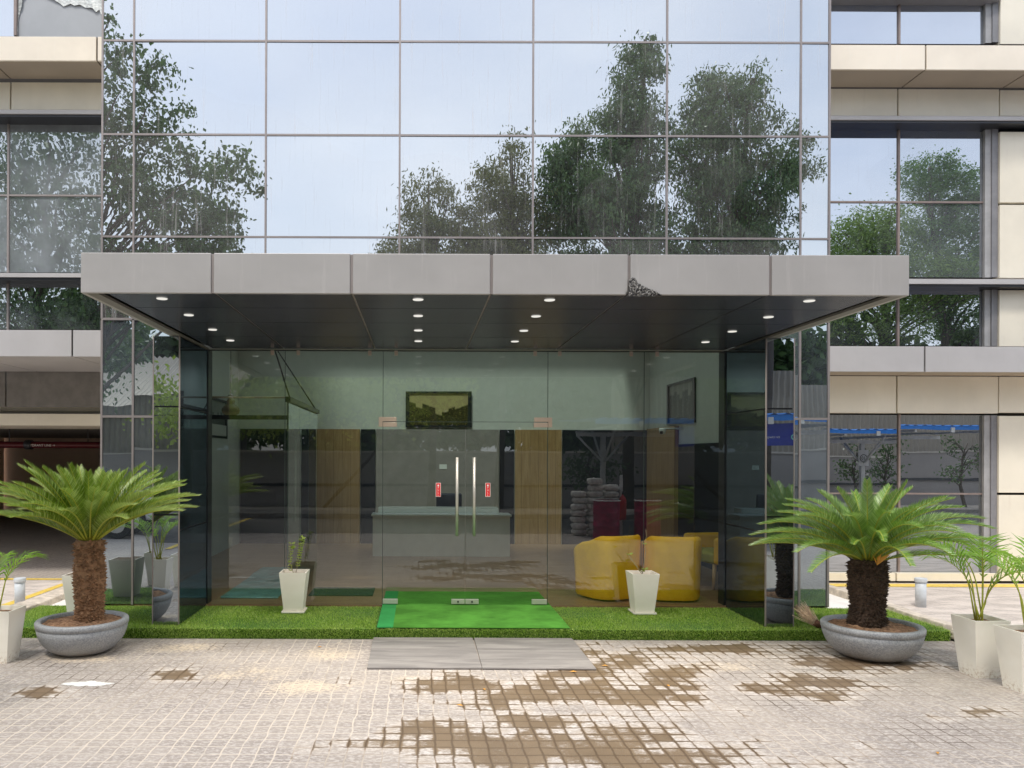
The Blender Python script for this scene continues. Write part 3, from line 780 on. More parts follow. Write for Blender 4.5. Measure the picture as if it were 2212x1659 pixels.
# left wing ------------------------------------------------------------
def Zl(py, D=10.4, px=110): return zz(py, px, D)
x1 = T0 - .022
JLb = [xx(155, WF) - 1.37 * k for k in range(0, 7)]
JLt = [xx(206, WF) - 1.37 * k for k in range(0, 7)]
JL2 = [xx(20, 10.4) - 1.37 * k for k in range(0, 6)]
MB().box(XL1, x1, WY + .14, WY + 4, Zl(712), 8.4).build('wing_core', M['joint'], B)
clad(XL1, x1, WF, Zl(770, WF), Zl(713, WF), M['greyband'], JLb, 'band_cladding', .03)
clad(XL1, x1, WF, Zl(131, WF), Zl(79, WF), M['creamband'], JLt, 'band_cladding', .03)
soffits(XL1, x1, Zl(770, WF), JLb, M['greyband'], WF + .032, 11.75, Zl(713, WF))
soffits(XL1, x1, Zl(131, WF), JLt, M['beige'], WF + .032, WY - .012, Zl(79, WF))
clad(XL1, x1, WY, Zl(237), Zl(178), M['cream'], JL2, 'cladding_panel', .12)
for (pa, pb) in ((237, 246), (590, 599)):
    MB().box(XL1, x1, WY - .17, WY + .13, Zl(pb, WY - .17), Zl(pa, WY - .17)).build('ledge', M['greyband'], B, bevel=.003)
    MB().box(XL1, x1, WY - .15, WY + .135, Zl(pb, WY - .17) - .03, Zl(pb, WY - .17) - .001).build('ledge_underside', M['darkmetal'], B)
ml = xx(17, 10.5)
winwing(XL1, x1, Zl(590, 10.5), Zl(262, 10.5), [ml - 2.74, ml - 1.37, ml], [Zl(423, 10.5)], M['mirrordusty'], M['mull'])
winwing(XL1, x1, Zl(713, 10.5), Zl(604, 10.5), [ml - 2.74, ml - 1.37, ml], [], M['mirrordusty'], M['mull'])
# top-left window: film torn away in front of a grey board
zt0, zt1 = Zl(80, 10.5), 8.3
pane(XL1, xx(30, 10.5), zt0, zt1, WY + .10, M['mirrorwing'])
gb = MB().box(xx(36, 10.5), x1, WY + .105, WY + .13, zt0, zt1).build('grey_backing_board', simple('grey_insulation_board', (.42, .44, .47), .6, 0, .05, 2), B)
MB().box(xx(29.5, 10.5), xx(35.5, 10.5), WY + .06, WY + .13, zt0, zt1).build('window_frame', M['mullbrown'], B)
edge = [(219, 38), (212, 22), (205, 27), (198, 19), (182, 17), (170, 11), (158, 13), (150, 9), (134, 15), (128, 9), (118, 3), (109, -3), (80, -12), (55, -9), (38, -2), (36, 16), (31.5, 28), (28, 44), (27, 60), (26, 78)]
edge = [(36 + (x - 27) * 1.0 if i > 13 else x, y) for i, (x, y) in enumerate(edge)]
V = []; F = []
lim = [(219, -200)] * 10 + [(109, -200)] * 3 + [(80, -200)] * 2
n = len(edge)
outer = []
for i, (x, y) in enumerate(edge):
    if i <= 12: outer.append((x, -180))
    else: outer.append((35.6, y if i > 14 else -180))
Y1 = WY + .095
for (x, y), (ox, oy) in zip(edge, outer):
    V.append((xx(x, 10.5), Y1 - random.uniform(0, .02), Zl(y, 10.5))); V.append((xx(ox, 10.5), Y1, min(8.3, Zl(oy, 10.5))))
for i in range(n - 1): F.append((2 * i, 2 * i + 1, 2 * i + 3, 2 * i + 2))
Vb = [(x, y + .006, z) for x, y, z in V]; k = len(V)
MB().add(V + Vb, F + [tuple(q + k for q in f[::-1]) for f in F] + [(2 * i, 2 * i + 2, 2 * i + 2 + k, 2 * i + k) for i in range(n - 1)]).build('torn_film', simple('torn_silver_film', (.56, .58, .57), .45, .3, .25, 18, .01, 30), B)
# undercroft below the left wing
D1 = 11.8
clad(XL1, x1, D1, zz(879, 110, D1), zz(800, 110, D1) + .12, simple('grey_recess_cladding', (.20, .19, .18), .5), [xx(12, D1), xx(12, D1) - 1.6], 'recess_cladding', .08)
MB().box(XL1, x1, 12.2, 12.5, zz(888, 110, 12.2), zz(878, 110, 12.2) + .3).build('beam', M['cream'], B)
MB().box(XL1, x1, 11.95, 13.6, zz(919, 110, 11.95), zz(894, 110, 11.95)).build('beam', M['cream'], B)
MB().box(XL1, x1, 12.9, 24, zz(919, 110, 11.95) + .06, zz(919, 110, 11.95) + .36).build('undercroft_ceiling', simple('dark_ceiling', (.30, .28, .26), .8), B)
MB().box(XL1, x1 + .0, 23.8, 24.0, 0, 2.5).build('undercroft_wall', M['brownwall'], B)
MB().box(XL1, XL1 + .2, 14, 23.7, 0, 2.5).build('undercroft_wall', M['brownwall'], B)
MB().box(x1 - .15, x1, 14.25, 23.7, 0, 2.5).build('undercroft_wall', M['brownwall'], B)
MB().box(x1 - .12, x1 + .01, 12.0, 14.2, 0, 2.3).build('undercroft_wall', M['beige'], B)
pipe = thing('hydrant_pipe', 'thick dark red fire pipe slung under the parking ceiling on the left', 'pipe', (-7, 14.2, 2.0))
pzc = zz(961, 110, 14.2)
MB().tube([(XL1 + .3, 14.2, pzc), (x1 - .2, 14.2, pzc)], .062, 16).build('pipe_run', M['redpipe'], pipe)
MB().tube([(xx(55, 14.2), 14.2, pzc), (xx(70, 14.2), 14.2, pzc)], .085, 16).build('coupling', M['darkmetal'], pipe)
for px in (20, 190): MB().tube([(xx(px, 14.2), 14.2, pzc), (xx(px, 14.2), 14.2, 2.33)], .008, 6).build('hanger_rod', M['darkmetal'], pipe)
text_mesh('HYDRANT LINE →', .062, M['whitepaint'], 'pipe_text', pipe, (xx(93, 14.2), 14.2 - .0635, pzc - .012), (R(90), 0, 0), .001)

# =============================================================== PLATFORM, TURF, KERBS
PX0, PX1 = -4.02, 4.93; PF = 7.13
m = MB().box(PX0, PX1, PF, 8.19, .0, PZ - .012)
struct(m.build('turf_base', M['turfbase'], loc=(.5, 7.6, 0)))
def blades(n, gen):
    """each blade: one thin triangle"""
    P, U = gen(n)                         # roots, growth directions
    ang = RNG.uniform(0, 2 * PI, n)
    side = np.stack([np.cos(ang), np.sin(ang), np.zeros(n)], 1)
    L = RNG.uniform(.012, .026, n)[:, None]
    w = RNG.uniform(.0016, .003, n)[:, None]
    jit = RNG.normal(0, .45, (n, 3)); D = U + jit; D /= np.linalg.norm(D, axis=1)[:, None]
    V = np.empty((n, 3, 3)); V[:, 0] = P - side * w; V[:, 1] = P + side * w; V[:, 2] = P + D * L
    return V.reshape(-1, 3)
def top_gen(n):
    x = RNG.uniform(PX0, PX1, n); y = RNG.uniform(PF - .006, 8.185, n)
    keep = ~((x > -.40) & (x < 1.42) & (y > PF + .0)) & ~((x > PL0) & (x < PL1) & (y > PY)) & ~((x > PR0) & (x < PR1) & (y > PY))
    x, y = x[keep], y[keep]
    z = np.full(len(x), PZ - .014) + .006 * np.sin(x * 3.1) * np.sin(y * 5)
    U = np.stack([np.zeros(len(x)), np.full(len(x), -.15), np.ones(len(x))], 1)
    return np.stack([x, y, z], 1), U
def face_gen(n):
    x = RNG.uniform(PX0, PX1, n); z = RNG.uniform(.004, PZ - .002, n)
    return np.stack([x, np.full(n, PF), z], 1), np.stack([np.zeros(n), -np.ones(n), np.full(n, -.25)], 1)
def side_gen(n):
    y = RNG.uniform(PF, 8.1, n); z = RNG.uniform(.004, PZ, n)
    return np.stack([np.full(n, PX1), y, z], 1), np.stack([np.ones(n), np.zeros(n), np.zeros(n)], 1)
Vs = []
for g, nn in ((top_gen, 150000), (face_gen, 42000), (side_gen, 4000)):
    P, U = g(nn); Vs.append(blades(len(P), lambda k, P=P, U=U: (P, U)))
V = np.vstack(Vs); F = np.arange(len(V)).reshape(-1, 3)
o = fast_mesh('artificial_turf', V, F, M['turf'], loc=(.5, 7.6, PZ)); o['kind'] = 'stuff'
tag(o, 'bright green artificial turf covering the low platform and its front edge', 'turf'); o['kind'] = 'stuff'

# carpet, boards
cp = MB()
def sheet(m, x0, x1, y0, y1, z, th, nx=24, ny=18, amp=.002, skew=0):
    V = []; F = []
    for j in range(ny + 1):
        for i in range(nx + 1):
            x = x0 + (x1 - x0) * i / nx; y = y0 + (y1 - y0) * j / ny
            V.append((x + skew * (j / ny), y, z + th + amp * mnoise.noise(Vector((x * 3, y * 3, 2)))))
    for j in range(ny):
        for i in range(nx):
            a = j * (nx + 1) + i; F.append((a, a + 1, a + nx + 2, a + nx + 1))
    o = len(V); V += [(x0, y0, z), (x1, y0, z)]
    rim = [i for i in range(nx + 1)]
    for i in range(nx):
        xa = x0 + (x1 - x0) * i / nx; xb = x0 + (x1 - x0) * (i + 1) / nx
        k = len(V); V += [(xa, y0, z), (xb, y0, z)]; F.append((k, k + 1, i + 1, i))
    m.add(V, F, True)
ct = thing('green_carpet', 'bright green felt carpet running from the platform edge under the glass doors', 'carpet', (.5, 7.7, PZ))
a = MB(); sheet(a, -.383 + .147, 1.405, PF - .004, 9.0, PZ + .002, .010); a.build('carpet_sheet', M['carpet'], ct)
a = MB(); sheet(a, -.383, -.383 + .149, PF - .002, 9.0, PZ + .002, .0125, 4); a.build('carpet_strip', M['carpetteal'], ct)
bl = MB().box(-.50, .50, -.503, .503, 0, .012).build('laminate_board', M['board'], loc=(0, 0, 0), bevel=.002)
bl.scale = (.915, 1, 1); bl.location = (.047, 6.617, .006); bl.rotation_euler = (R(.2), 0, R(.35))
tag(bl, 'grey wood-look board on the pavers, left one in front of the green carpet', 'board')
br = bl.copy(); br.data = bl.data; C.objects.link(br); br.scale = (.905, 1, 1); br.location = (.966, 6.612, .006); br.rotation_euler = (R(.2), 0, R(-.3))
br['label'] = 'grey wood-look board on the pavers, right one in front of the green carpet'

def kerb(x0, x1, ys, z=.135, broken=None):
    k = MB()
    for i in range(len(ys) - 1):
        a, b = ys[i] + .008, ys[i + 1] - .008
        dz = random.uniform(-.006, .006)
        v = [(x0 - .02, a, 0), (x1 + .03, a, 0), (x1 + .03, b, 0), (x0 - .02, b, 0), (x0, a, z + dz), (x1, a, z + dz - .02), (x1, b, z + dz - .02), (x0, b, z + dz)]
        k.add(v, [(0, 1, 5, 4), (1, 2, 6, 5), (2, 3, 7, 6), (3, 0, 4, 7), (4, 5, 6, 7)])
    return k
struct(kerb(4.96, 5.13, [7.25, 7.62, 8.0, 8.42, 8.9, 9.35, 9.8, 10.25]).build('kerb', M['kerbc'], loc=(5.05, 8.3, 0), bevel=.012))
struct(kerb(-4.24, -4.05, [7.2, 7.7, 8.2, 8.7, 9.2, 9.7]).build('kerb', M['kerbc'], loc=(-4.15, 8.3, 0), bevel=.012))
struct(MB().box(4.40, 4.955, 8.2, 10.38, 0, .06).build('pavement', M['slabwhite'], loc=(4.7, 9.2, 0)))
struct(MB().box(-4.04, -3.41, 8.2, 10.38, 0, .05).build('pavement', M['slabwhite'], loc=(-3.7, 9.2, 0)))
def rubble(x, y, s):
    bpy.ops.mesh.primitive_ico_sphere_add(subdivisions=3, radius=s, location=(x, y, s * .55)); o = bpy.context.object
    for v in o.data.vertices:
        v.co *= 1 + .35 * mnoise.noise(v.co * 6 / s * .3)
        v.co.z *= .75
    o.data.materials.append(M['kerbc']); return o
o = rubble(5.06, 7.12, .105); o.name = 'broken_kerb_block'; tag(o, 'broken rough concrete lump at the end of the right kerb', 'rubble')

random.seed(5)
gx_, gy_ = gpt(188, 1478); V = [(gx_ + .17 * math.cos(a) * (1 + .5 * mnoise.noise(Vector((a * 2, 1, 0)))), gy_ + .055 * math.sin(a) * (1 + .8 * mnoise.noise(Vector((a * 3, 5, 0)))), .0045) for a in np.linspace(0, 2 * PI, 40, endpoint=False)]
tag(MB().add(V + [(x, y, .001) for x, y, _ in V], [tuple(range(40))] + [(i, i + 40, (i + 1) % 40 + 40, (i + 1) % 40) for i in range(40)]).build('paint_spill', M['whitepaint']), 'small dried white spill on the pavers in front of the left stone bowl', 'spill')
# bollard pipes
def pipecap(x, y, h, lab):
    t = thing('vent_pipe', lab, 'pipe', (x, y, 0), 'capped grey pipes beside the kerbs')
    MB().tube([(x, y, 0), (x, y, h - .04)], .055, 20).build('pipe', M['pvc'], t)
    MB().tube([(x, y, h - .045), (x, y, h)], .064, 20).build('cap', M['pvc'], t, bevel=.004)
pipecap(xx(1990, 8.75), 8.75, .33, 'short capped grey pipe standing on the pavers behind the right palm bowl')
pipecap(xx(44, 8.6), 8.6, .32, 'short capped grey pipe behind the leaves of the left planter')

# =============================================================== PLANTS
def frond(base, az, e0, e1, L, nl, ll, leaf, rac, parent, name='frond', V=.55, fwd=.9, wl=.0045, r0=.008, start=.12, droop=0, twist=0, curl=1.2):
    """pinnate frond: curved rachis with paired leaflets, returned as one mesh with two materials"""
    base = Vector(base); N = 18; pts = [base.copy()]; T = []
    az0 = az
    for i in range(N):
        q = (i + .5) / N; e = e0 + (e1 - e0) * (q ** curl); a = az0 + twist * q
        d = Vector((math.cos(a) * math.cos(e), math.sin(a) * math.cos(e), math.sin(e))); T.append(d)
        pts.append(pts[-1] + d * L / N)
    T.append(T[-1])
    rm = MB(); rm.tube(pts, [r0 * (1 - .8 * i / N) for i in range(N + 1)], 5, False)
    v = []; f = []
    for k in range(nl):
        q = start + (1 - start) * (k + random.uniform(-.3, .3)) / nl; q = min(max(q, 0), .995)
        i = int(q * N); fr = q * N - i
        p = pts[i].lerp(pts[i + 1], fr); d = T[i]
        sd = d.cross(Vector((0, 0, 1)));
        if sd.length < .1: sd = Vector((-math.sin(az), math.cos(az), 0))
        sd.normalize(); up = sd.cross(d).normalized()
        prof = min(1, (q - start + .05) / .22) * (1 if q < .6 else 1 - .62 * ((q - .6) / .4) ** 1.5)
        for s in (-1, 1):
            l = ll * prof * random.uniform(.88, 1.08)
            dd = (sd * s + d * (fwd + .6 * q) + up * (V + random.uniform(-.12, .12))).normalized()
            mid = p + dd * l * .55; d2 = (dd + Vector((0, 0, -droop * random.uniform(.6, 1.3))) + d * .15).normalized()
            tip = mid + d2 * l * .5
            wv = d * wl
            o = len(v)
            v += [p - wv * .6, p + wv * .6, mid + wv, mid - wv, tip]
            f += [(o, o + 1, o + 2, o + 3), (o + 3, o + 2, o + 4)]
    n0 = len(rm.v); nf = len(rm.f)
    rm.add(v, f, False)
    ob = rm.build(name, rac, parent); ob.data.materials.append(leaf)
    idx = [0] * nf + [1] * len(f); ob.data.polygons.foreach_set('material_index', idx)
    return ob

def bowl(loc, label, R0=.375, h=.285, tag_soil=True):
    t = thing('bowl_planter', label, 'planter', (loc[0], loc[1], 0), 'round grey stone bowls')
    x, y = loc; s = R0 / .375
    prof = [(0, 0), (.185, 0), (.215, .010), (.268, .040), (.312, .084), (.342, .132), (.360, .180), (.368, .222), (.363, .228), (.363, .233), (.375, .238), (.377, .272), (.368, .284), (.335, .284), (.325, .275), (.32, .23)]
    prof = [(a * s, b * h / .284) for a, b in prof]
    MB().lathe(prof, x, y, 56).build('bowl', M['granite'], t)
    v = []; f = []; nr, na = 10, 40
    for i in range(nr + 1):
        for k in range(na):
            r = .325 * s * i / nr; a = 2 * PI * k / na
            z = h * .90 + .03 * (1 - i / nr) + .014 * mnoise.fractal(Vector((x + r * math.cos(a), y + r * math.sin(a), 0)) * 16, .8, 2, 4)
            v.append((x + r * math.cos(a), y + r * math.sin(a), z))
    for i in range(nr):
        for k in range(na):
            k2 = (k + 1) % na; f.append((i * na + k, i * na + k2, (i + 1) * na + k2, (i + 1) * na + k)[::-1])
    MB().add(v, f, True).build('soil', M['soil'], t)
    return t
def cycad(loc, z0, z1, r, mat, label, fr, leaf, seed, front_gap=0):
    random.seed(seed)
    t = thing('cycad', label, 'palm', (loc[0], loc[1], z0))
    x, y = loc; m = MB()
    H = z1 - z0
    prof = [(r * (.92 + .07 * math.sin(q * 9 + seed) + (.06 if q > .9 else 0)), z0 + H * q) for q in [i / 14 for i in range(15)]]
    m.lathe(prof + [(0, z1 + .02)], x, y, 22)
    for k in range(1500):       # old leaf bases
        q = random.random(); a = random.uniform(0, 2 * PI); rr = r * (.92 + .07 * math.sin(q * 9 + seed)) * .97
        c = Vector((x + rr * math.cos(a), y + rr * math.sin(a), z0 + H * q)); o = Vector((math.cos(a), math.sin(a), 0)); sd = Vector((-math.sin(a), math.cos(a), 0)); u = Vector((0, 0, 1))
        w = random.uniform(.008, .022); L = random.uniform(.012, .038) * (1.5 if q > .85 else 1); d = (o + u * random.uniform(-.5, .9)).normalized()
        m.add([c - sd * w - u * .007, c + sd * w - u * .007, c + sd * w * .8 + u * .012, c - sd * w * .8 + u * .012, c + d * L], [(0, 1, 4), (1, 2, 4), (2, 3, 4), (3, 0, 4)])
    m.build('trunk', mat, t)
    for (n, e0, e1, L, j, phase) in fr:
        for k in range(n):
            a = 2 * PI * (k + phase) / n + random.uniform(-.16, .16)
            if e0 < R(30) and abs((a % (2 * PI)) - 1.5 * PI) < .5: continue
            ee = e0 + random.uniform(-.06, .06)
            frond((x + .05 * math.cos(a), y + .05 * math.sin(a), z1 - .01), a, ee, e1 + random.uniform(-j, j), L * random.uniform(.93, 1.06), 104, .108, leaf, M['rachis'], t,
                  wl=.0040, V=.62, fwd=.80, start=.07, droop=.03, curl=1.1)
    return t
bowl((-2.905, 6.65), 'left grey stone bowl planter with pale dusty soil, near the hydrant parking')
cycad((-2.855, 6.67), .25, .955, .125, M['cyctrunk'], 'tall cycad palm with brown scaly trunk and upswept umbrella of fronds, left of entrance',
      [(11, R(80), R(60), .68, .1, 0), (16, R(67), R(32), .82, .12, .3), (20, R(56), R(12), .90, .1, .1), (20, R(46), R(4), .94, .1, .6), (12, R(38), R(-2), .93, .1, .2)], M['cycleaf'], 3)
bowl((3.87, 6.56), 'right grey stone bowl planter standing on muddy brown wet pavers', .39, .285)
cyr = cycad((3.845, 6.58), .25, .82, .145, M['cyctrunkdark'], 'cycad palm with short blackish trunk and widely arching fronds, right of entrance',
      [(9, R(84), R(44), .73, .3, 0), (15, R(70), R(6), .82, .3, .3), (18, R(56), R(-14), .92, .25, .1), (16, R(38), R(-20), .93, .25, .6), (9, R(22), R(-18), .86, .25, .3)], M['cycleaf2'], 8)
m = MB()
for s in (-1, 0, 1): m.add([(3.83, 6.42, .80), (3.83 + s * .03 - .012, 6.40, .87), (3.83 + s * .075, 6.36, .90 - abs(s) * .0), (3.83 + s * .03 + .012, 6.40, .84)], [(0, 1, 2, 3)])
m.build('dead_leaf', M['deadleaf'], cyr)

def planter(x, y, z, label, rz=0, saucer=False, s=1.0, h=.42, group='white square tapered planters'):
    t = thing('square_planter', label, 'planter', (x, y, z), group)
    b = .095 * s; w = .137 * s; m = MB()
    z0 = z + (.012 if saucer else 0); z1 = z0 + h
    m.frustum(x, y, z0, z1, b, b, w, w, cap=False)
    m.frustum(x, y, z0 + .03, z1, b - .012, b - .012, w - .014, w - .014, cap=False, inv=True, bottom=False)
    m.add([(x + a * w, y + c * w, z1) for a, c in ((-1, -1), (1, -1), (1, 1), (-1, 1))] + [(x + a * (w - .014), y + c * (w - .014), z1) for a, c in ((-1, -1), (1, -1), (1, 1), (-1, 1))],
          [(0, 1, 5, 4), (1, 2, 6, 5), (2, 3, 7, 6), (3, 0, 4, 7)])
    m.build('pot', M['pot'], t)
    sm = w - .02
    MB().add([(x + a * sm, y + c * sm, z1 - .035) for a, c in ((-1, -1), (1, -1), (1, 1), (-1, 1))], [(0, 1, 2, 3)]).build('soil', M['soil'], t)
    if saucer:
        q = MB(); q.frustum(x, y, z, z + .008, b + .01, b + .01, b + .018, b + .018)
        for (a0, a1, c0, c1) in ((-1, 1, -1, -.93), (-1, 1, .93, 1), (-1, -.93, -.925, .925), (.93, 1, -.925, .925)):
            r = b + .020; q.box(x + a0 * r, x + a1 * r, y + c0 * r, y + c1 * r, z + .003, z + .018)
        q.build('saucer', M['pot'], t)
    return t
planter(-1.272, 7.80 + .09, PZ, 'white square planter on saucer with a pale leafy twig, on turf left of the doors', 0, True, 1, .40)
planter(2.296, 7.80 + .085, PZ, 'white square planter on saucer with a bare stem, on turf in front of yellow chairs', 0, True, 1, .40)
planter(-3.44, 6.34, 0, 'white square planter with palm leaves cut off by the left edge of the photo', 0, False, 1.0, .43)
planter(-3.33, 7.62, PZ, 'white square planter standing behind the left cycad trunk', 0, False, 1.05, .42)
planter(4.40, 6.02, 0, 'white square planter with areca palm, nearest to the right stone bowl', 0, False, 1.0, .45)
planter(4.45, 5.63, 0, 'white square planter with areca palm, cut off by the right edge of the photo', 0, False, 1.0, .45)
# planters standing just outside the frame, seen only in the mirror glass
planter(-3.22, 4.96, 0, 'white square planter seen mirrored in the left glass pier, nearer one')
planter(-3.05, 4.5, 0, 'white square planter seen mirrored in the left glass pier, farther one')
planter(4.52, 4.95, 0, 'white square planter seen mirrored in the right glass pier, nearer one')
planter(4.62, 4.55, 0, 'white square planter seen mirrored in the right glass pier, farther one')

def areca(x, y, z, label, n, L, seed, stems=7, lean=0, spread=1):
    random.seed(seed); t = thing('areca_palm', label, 'palm', (x, y, z), 'areca palms in square planters')
    for k in range(n):
        a = 2 * PI * k / n + random.uniform(-.3, .3) + lean; e = R(random.uniform(72, 86))
        bx, by = x + random.uniform(-.04, .04), y + random.uniform(-.04, .04)
        hs = random.uniform(.12, .34) * L / .6
        top = Vector((bx + math.cos(a) * .05, by + math.sin(a) * .05, z + hs))
        MB().tube([(bx, by, z - .02), top], [.007, .005], 6).build('stem', M['rachis'], t)
        frond(top, a, e, R(random.uniform(-35, 15)), L * random.uniform(.8, 1.1), 13, .25 * L / .6, M['areca'], M['rachis'], t, V=.25, fwd=.9, wl=.0085, r0=.005, start=.28, droop=.5, curl=1.3)
    return t
areca(-3.50, 6.36, .40, 'small areca palm in the planter at the left edge', 7, .46, 21)
areca(4.40, 6.02, .42, 'areca palm with thin bare stems in planter beside right bowl', 9, .62, 31)
areca(4.50, 5.63, .42, 'areca palm in the planter at the right edge', 9, .58, 44)
areca(-3.22, 4.96, .40, 'areca palm mirrored in the left glass pier', 8, .5, 51)
areca(4.62, 4.55, .40, 'areca palm mirrored in the right glass pier', 8, .5, 61)

def twig(x, y, z, path, label, leaves, seed):
    random.seed(seed); t = thing('potted_twig', label, 'plant', (x, y, z))
    for p in path:
        P = [Vector((x + a, y + c, z + b)) for a, b, c in p]
        MB().tube(P, [.0034 - .0018 * i / (len(P) - 1) for i in range(len(P))], 5).build('stem', M['twig'], t)
    v = []; f = []
    for (a, b, c, s) in leaves:
        s *= 1.35
        for q in range(5):
            o = len(v); ang = q * PI / 2 + random.uniform(0, 1); tl = random.uniform(-.2, .7)
            p = Vector((x + a, y + c, z + b)); d = Vector((math.cos(ang), math.sin(ang) * .6, tl)).normalized() * s; w = Vector((-math.sin(ang), math.cos(ang), .3)).normalized() * s * .38
            v += [p, p + d * .5 + w, p + d, p + d * .5 - w]; f.append((o, o + 1, o + 2, o + 3))
    MB().add(v, f).build('leaves', M['twigleaf'], t)
lv = []
for q in np.linspace(.05, 1, 11): lv.append((-.04 - .012 * math.sin(q * 5), .02 + .29 * q, 0, .022 if q < .8 else .032))
for q in np.linspace(.15, 1, 12): lv.append((.02 + .055 * q, .03 + .34 * q, .01, .024 if q < .8 else .03))
twig(-1.272, 7.89, PZ + .38, [[(-.01, 0, 0), (-.045, .12, 0), (-.04, .22, 0), (-.05, .31, 0)], [(.01, 0, 0), (.03, .10, .01), (.045, .22, .01), (.075, .38, .01)]], 'thin twig with small yellow-green leaves in the left saucer planter', lv, 5)
twig(2.296, 7.885, PZ + .38, [[(0, 0, 0), (.02, .14, 0), (.035, .25, 0), (.02, .32, 0), (.04, .40, 0), (.035, .47, 0)], [(.0, .01, 0), (-.04, .06, 0), (-.10, .15, 0), (-.13, .20, 0)], [(0, .03, 0), (-.06, .10, 0), (-.12, .17, 0)]],
     'nearly bare twisted stem with two tiny leaf tufts in the right saucer planter', [(-.13, .21, 0, .03), (.025, .06, 0, .035), (.022, .32, 0, .02), (.0, .04, 0, .03)], 6)

for nm, (bx_, by_, bz_), a_ in (('left', (-2.80, 6.60, .98), 1.25), ('right', (3.90, 6.55, .86), -2.6)):
    par_ = [o for o in bpy.data.objects if o.name.startswith('cycad') and o.type == 'EMPTY' and (o.location.x < 0) == (nm == 'left')][0]
    frond((bx_, by_, bz_), a_, R(60), R(10), .34, 24, .05, M['deadleaf'], M['deadleaf'], par_, 'dry_frond', V=.2, fwd=.8, wl=.003, droop=.4)
random.seed(33)
for k in range(11):
    x_, y_ = random.choice([(random.uniform(-3, 4.4), random.uniform(4.4, 7.0)), (random.uniform(-2.2, 3.2), random.uniform(5.5, 7.0))]); a_ = random.uniform(0, 6.28); q_ = random.uniform(.018, .032)
    c_, s_ = math.cos(a_) * q_, math.sin(a_) * q_
    tag(MB().add([(x_ - c_, y_ - s_, .006), (x_ - s_ * .4, y_ + c_ * .4, .014), (x_ + c_, y_ + s_, .008), (x_ + s_ * .4, y_ - c_ * .4, .012)], [(0, 1, 2, 3)]).build('fallen_leaf', M['deadleaf']), 'small dry fallen leaf lying on the pavers', 'leaf', 'fallen leaves on the pavers')
# straw broom head lying against the pier
bm_ = thing('straw_broom', 'bundle of pale straw with dark brown bound end lying on turf by the right pier', 'broom', (3.68, 7.24, PZ))
random.seed(9)
hd = Vector((3.735, 7.19, PZ + .035)); a = MB()
for k in range(130):
    q = Vector((-.50 + random.uniform(-.25, .25), .45 + random.uniform(-.3, .3), .55 + random.uniform(-.28, .28))).normalized()
    s0 = hd + Vector((random.uniform(-.02, .02), random.uniform(-.02, .02), random.uniform(-.02, .02)))
    a.tube([s0, s0 + q * random.uniform(.15, .25)], [.0032, .0018], 4)
a.build('bristles', M['straw'], bm_)
a = MB()
for k in range(26):
    s0 = hd + Vector((random.uniform(-.024, .024), random.uniform(-.024, .024), random.uniform(-.024, .024)))
    a.tube([s0, s0 + Vector((.045, -.03, -.018))], .006, 6)
a.tube([hd + Vector((-.02, .015, .015)), hd + Vector((.02, -.013, -.008))], .034, 14)
a.build('bound_end', M['broombase'], bm_)
# black cable at kerb end
tag(MB().tube([(4.95, 7.14, .012), (5.02, 7.0, .014), (5.12, 6.93, .01), (5.22, 6.96, .01), (5.35, 6.95, .01)], .007, 6).build('cable', M['black']), 'thin black cable on the pavers at the end of the right kerb', 'cable')

# =============================================================== INTERIOR THINGS
def tub_chair(label):
    t = thing('tub_armchair', label, 'armchair', (0, 0, 0), 'mustard yellow tub armchairs')
    v = []; f = []; na = 32; A = R(118)
    prof = [(.0, .285), (.03, .298), (.20, .302), (.40, .308), (.55, .314), (.65, .318), (.685, .311), (.70, .29), (.69, .262), (.64, .25), (.42, .245), (.38, .24)]
    for k in range(na + 1):
        th = -A + 2 * A * k / na                      # 0 = straight back (-y)
        drop = max(0, (abs(th) - R(55)) / R(63)); hs = 1 - .24 * drop ** 1.4
        ex = 1 + .10 * drop
        for z, r in prof:
            zz_ = .02 + z * (hs if z > .2 else 1)
            sq = lambda q_: math.copysign(abs(q_) ** .62, q_)
            v.append((sq(math.sin(th)) * r * ex * .96, -sq(math.cos(th)) * r * (.98 if abs(th) < PI / 2 else 1.2), zz_))
    m_ = len(prof)
    for k in range(na):
        for j in range(m_ - 1): f.append((k * m_ + j, k * m_ + j + 1, (k + 1) * m_ + j + 1, (k + 1) * m_ + j)[::-1])
    f.append(tuple(range(m_))); f.append(tuple(na * m_ + j for j in range(m_))[::-1])
    MB().add(v, f, True).build('backrest', M['yellow'], t)
    s = MB().box(-.235, .235, -.2, .30, .10, .41).build('seat', M['yellow'], t, bevel=.04, seg=4)
    MB().box(-.21, .21, -.2, .2, 0, .03).build('plinth', M['black'], t)
    return t
ch = tub_chair('mustard yellow tub armchair inside the glass, left one, its back to the doors'); 
ch.location = (xx(1318, 8.66), 8.72, PZ + .006); ch.rotation_euler = (0, 0, R(24))
c2 = copy_tree(ch, (xx(1452, 8.62), 8.66, PZ + .006), R(-6), 'mustard yellow tub armchair inside the glass, behind the bare-stemmed planter')
ac = thing('wood_leg_armchair', 'olive yellow winged armchair with pale wooden legs beside the right side wall', 'armchair', (0, 0, 0))
MB().box(-.30, .30, -.27, .27, .30, .44).build('seat', M['olive'], ac, bevel=.04, seg=4)
v = []; f = []
bk = [(.30, .42), (.33, .60), (.31, .82), (.22, .93), (0, .96), (-.22, .93), (-.31, .82), (-.33, .60), (-.30, .42)]
for y_ in (.22, .36): v += [(a, y_ + (b - .42) * .18, b) for a, b in bk]
n9 = len(bk); f = [tuple(range(n9)), tuple(range(2 * n9 - 1, n9 - 1, -1))] + [(i, i + n9, (i + 1) % n9 + n9, (i + 1) % n9) for i in range(n9)]
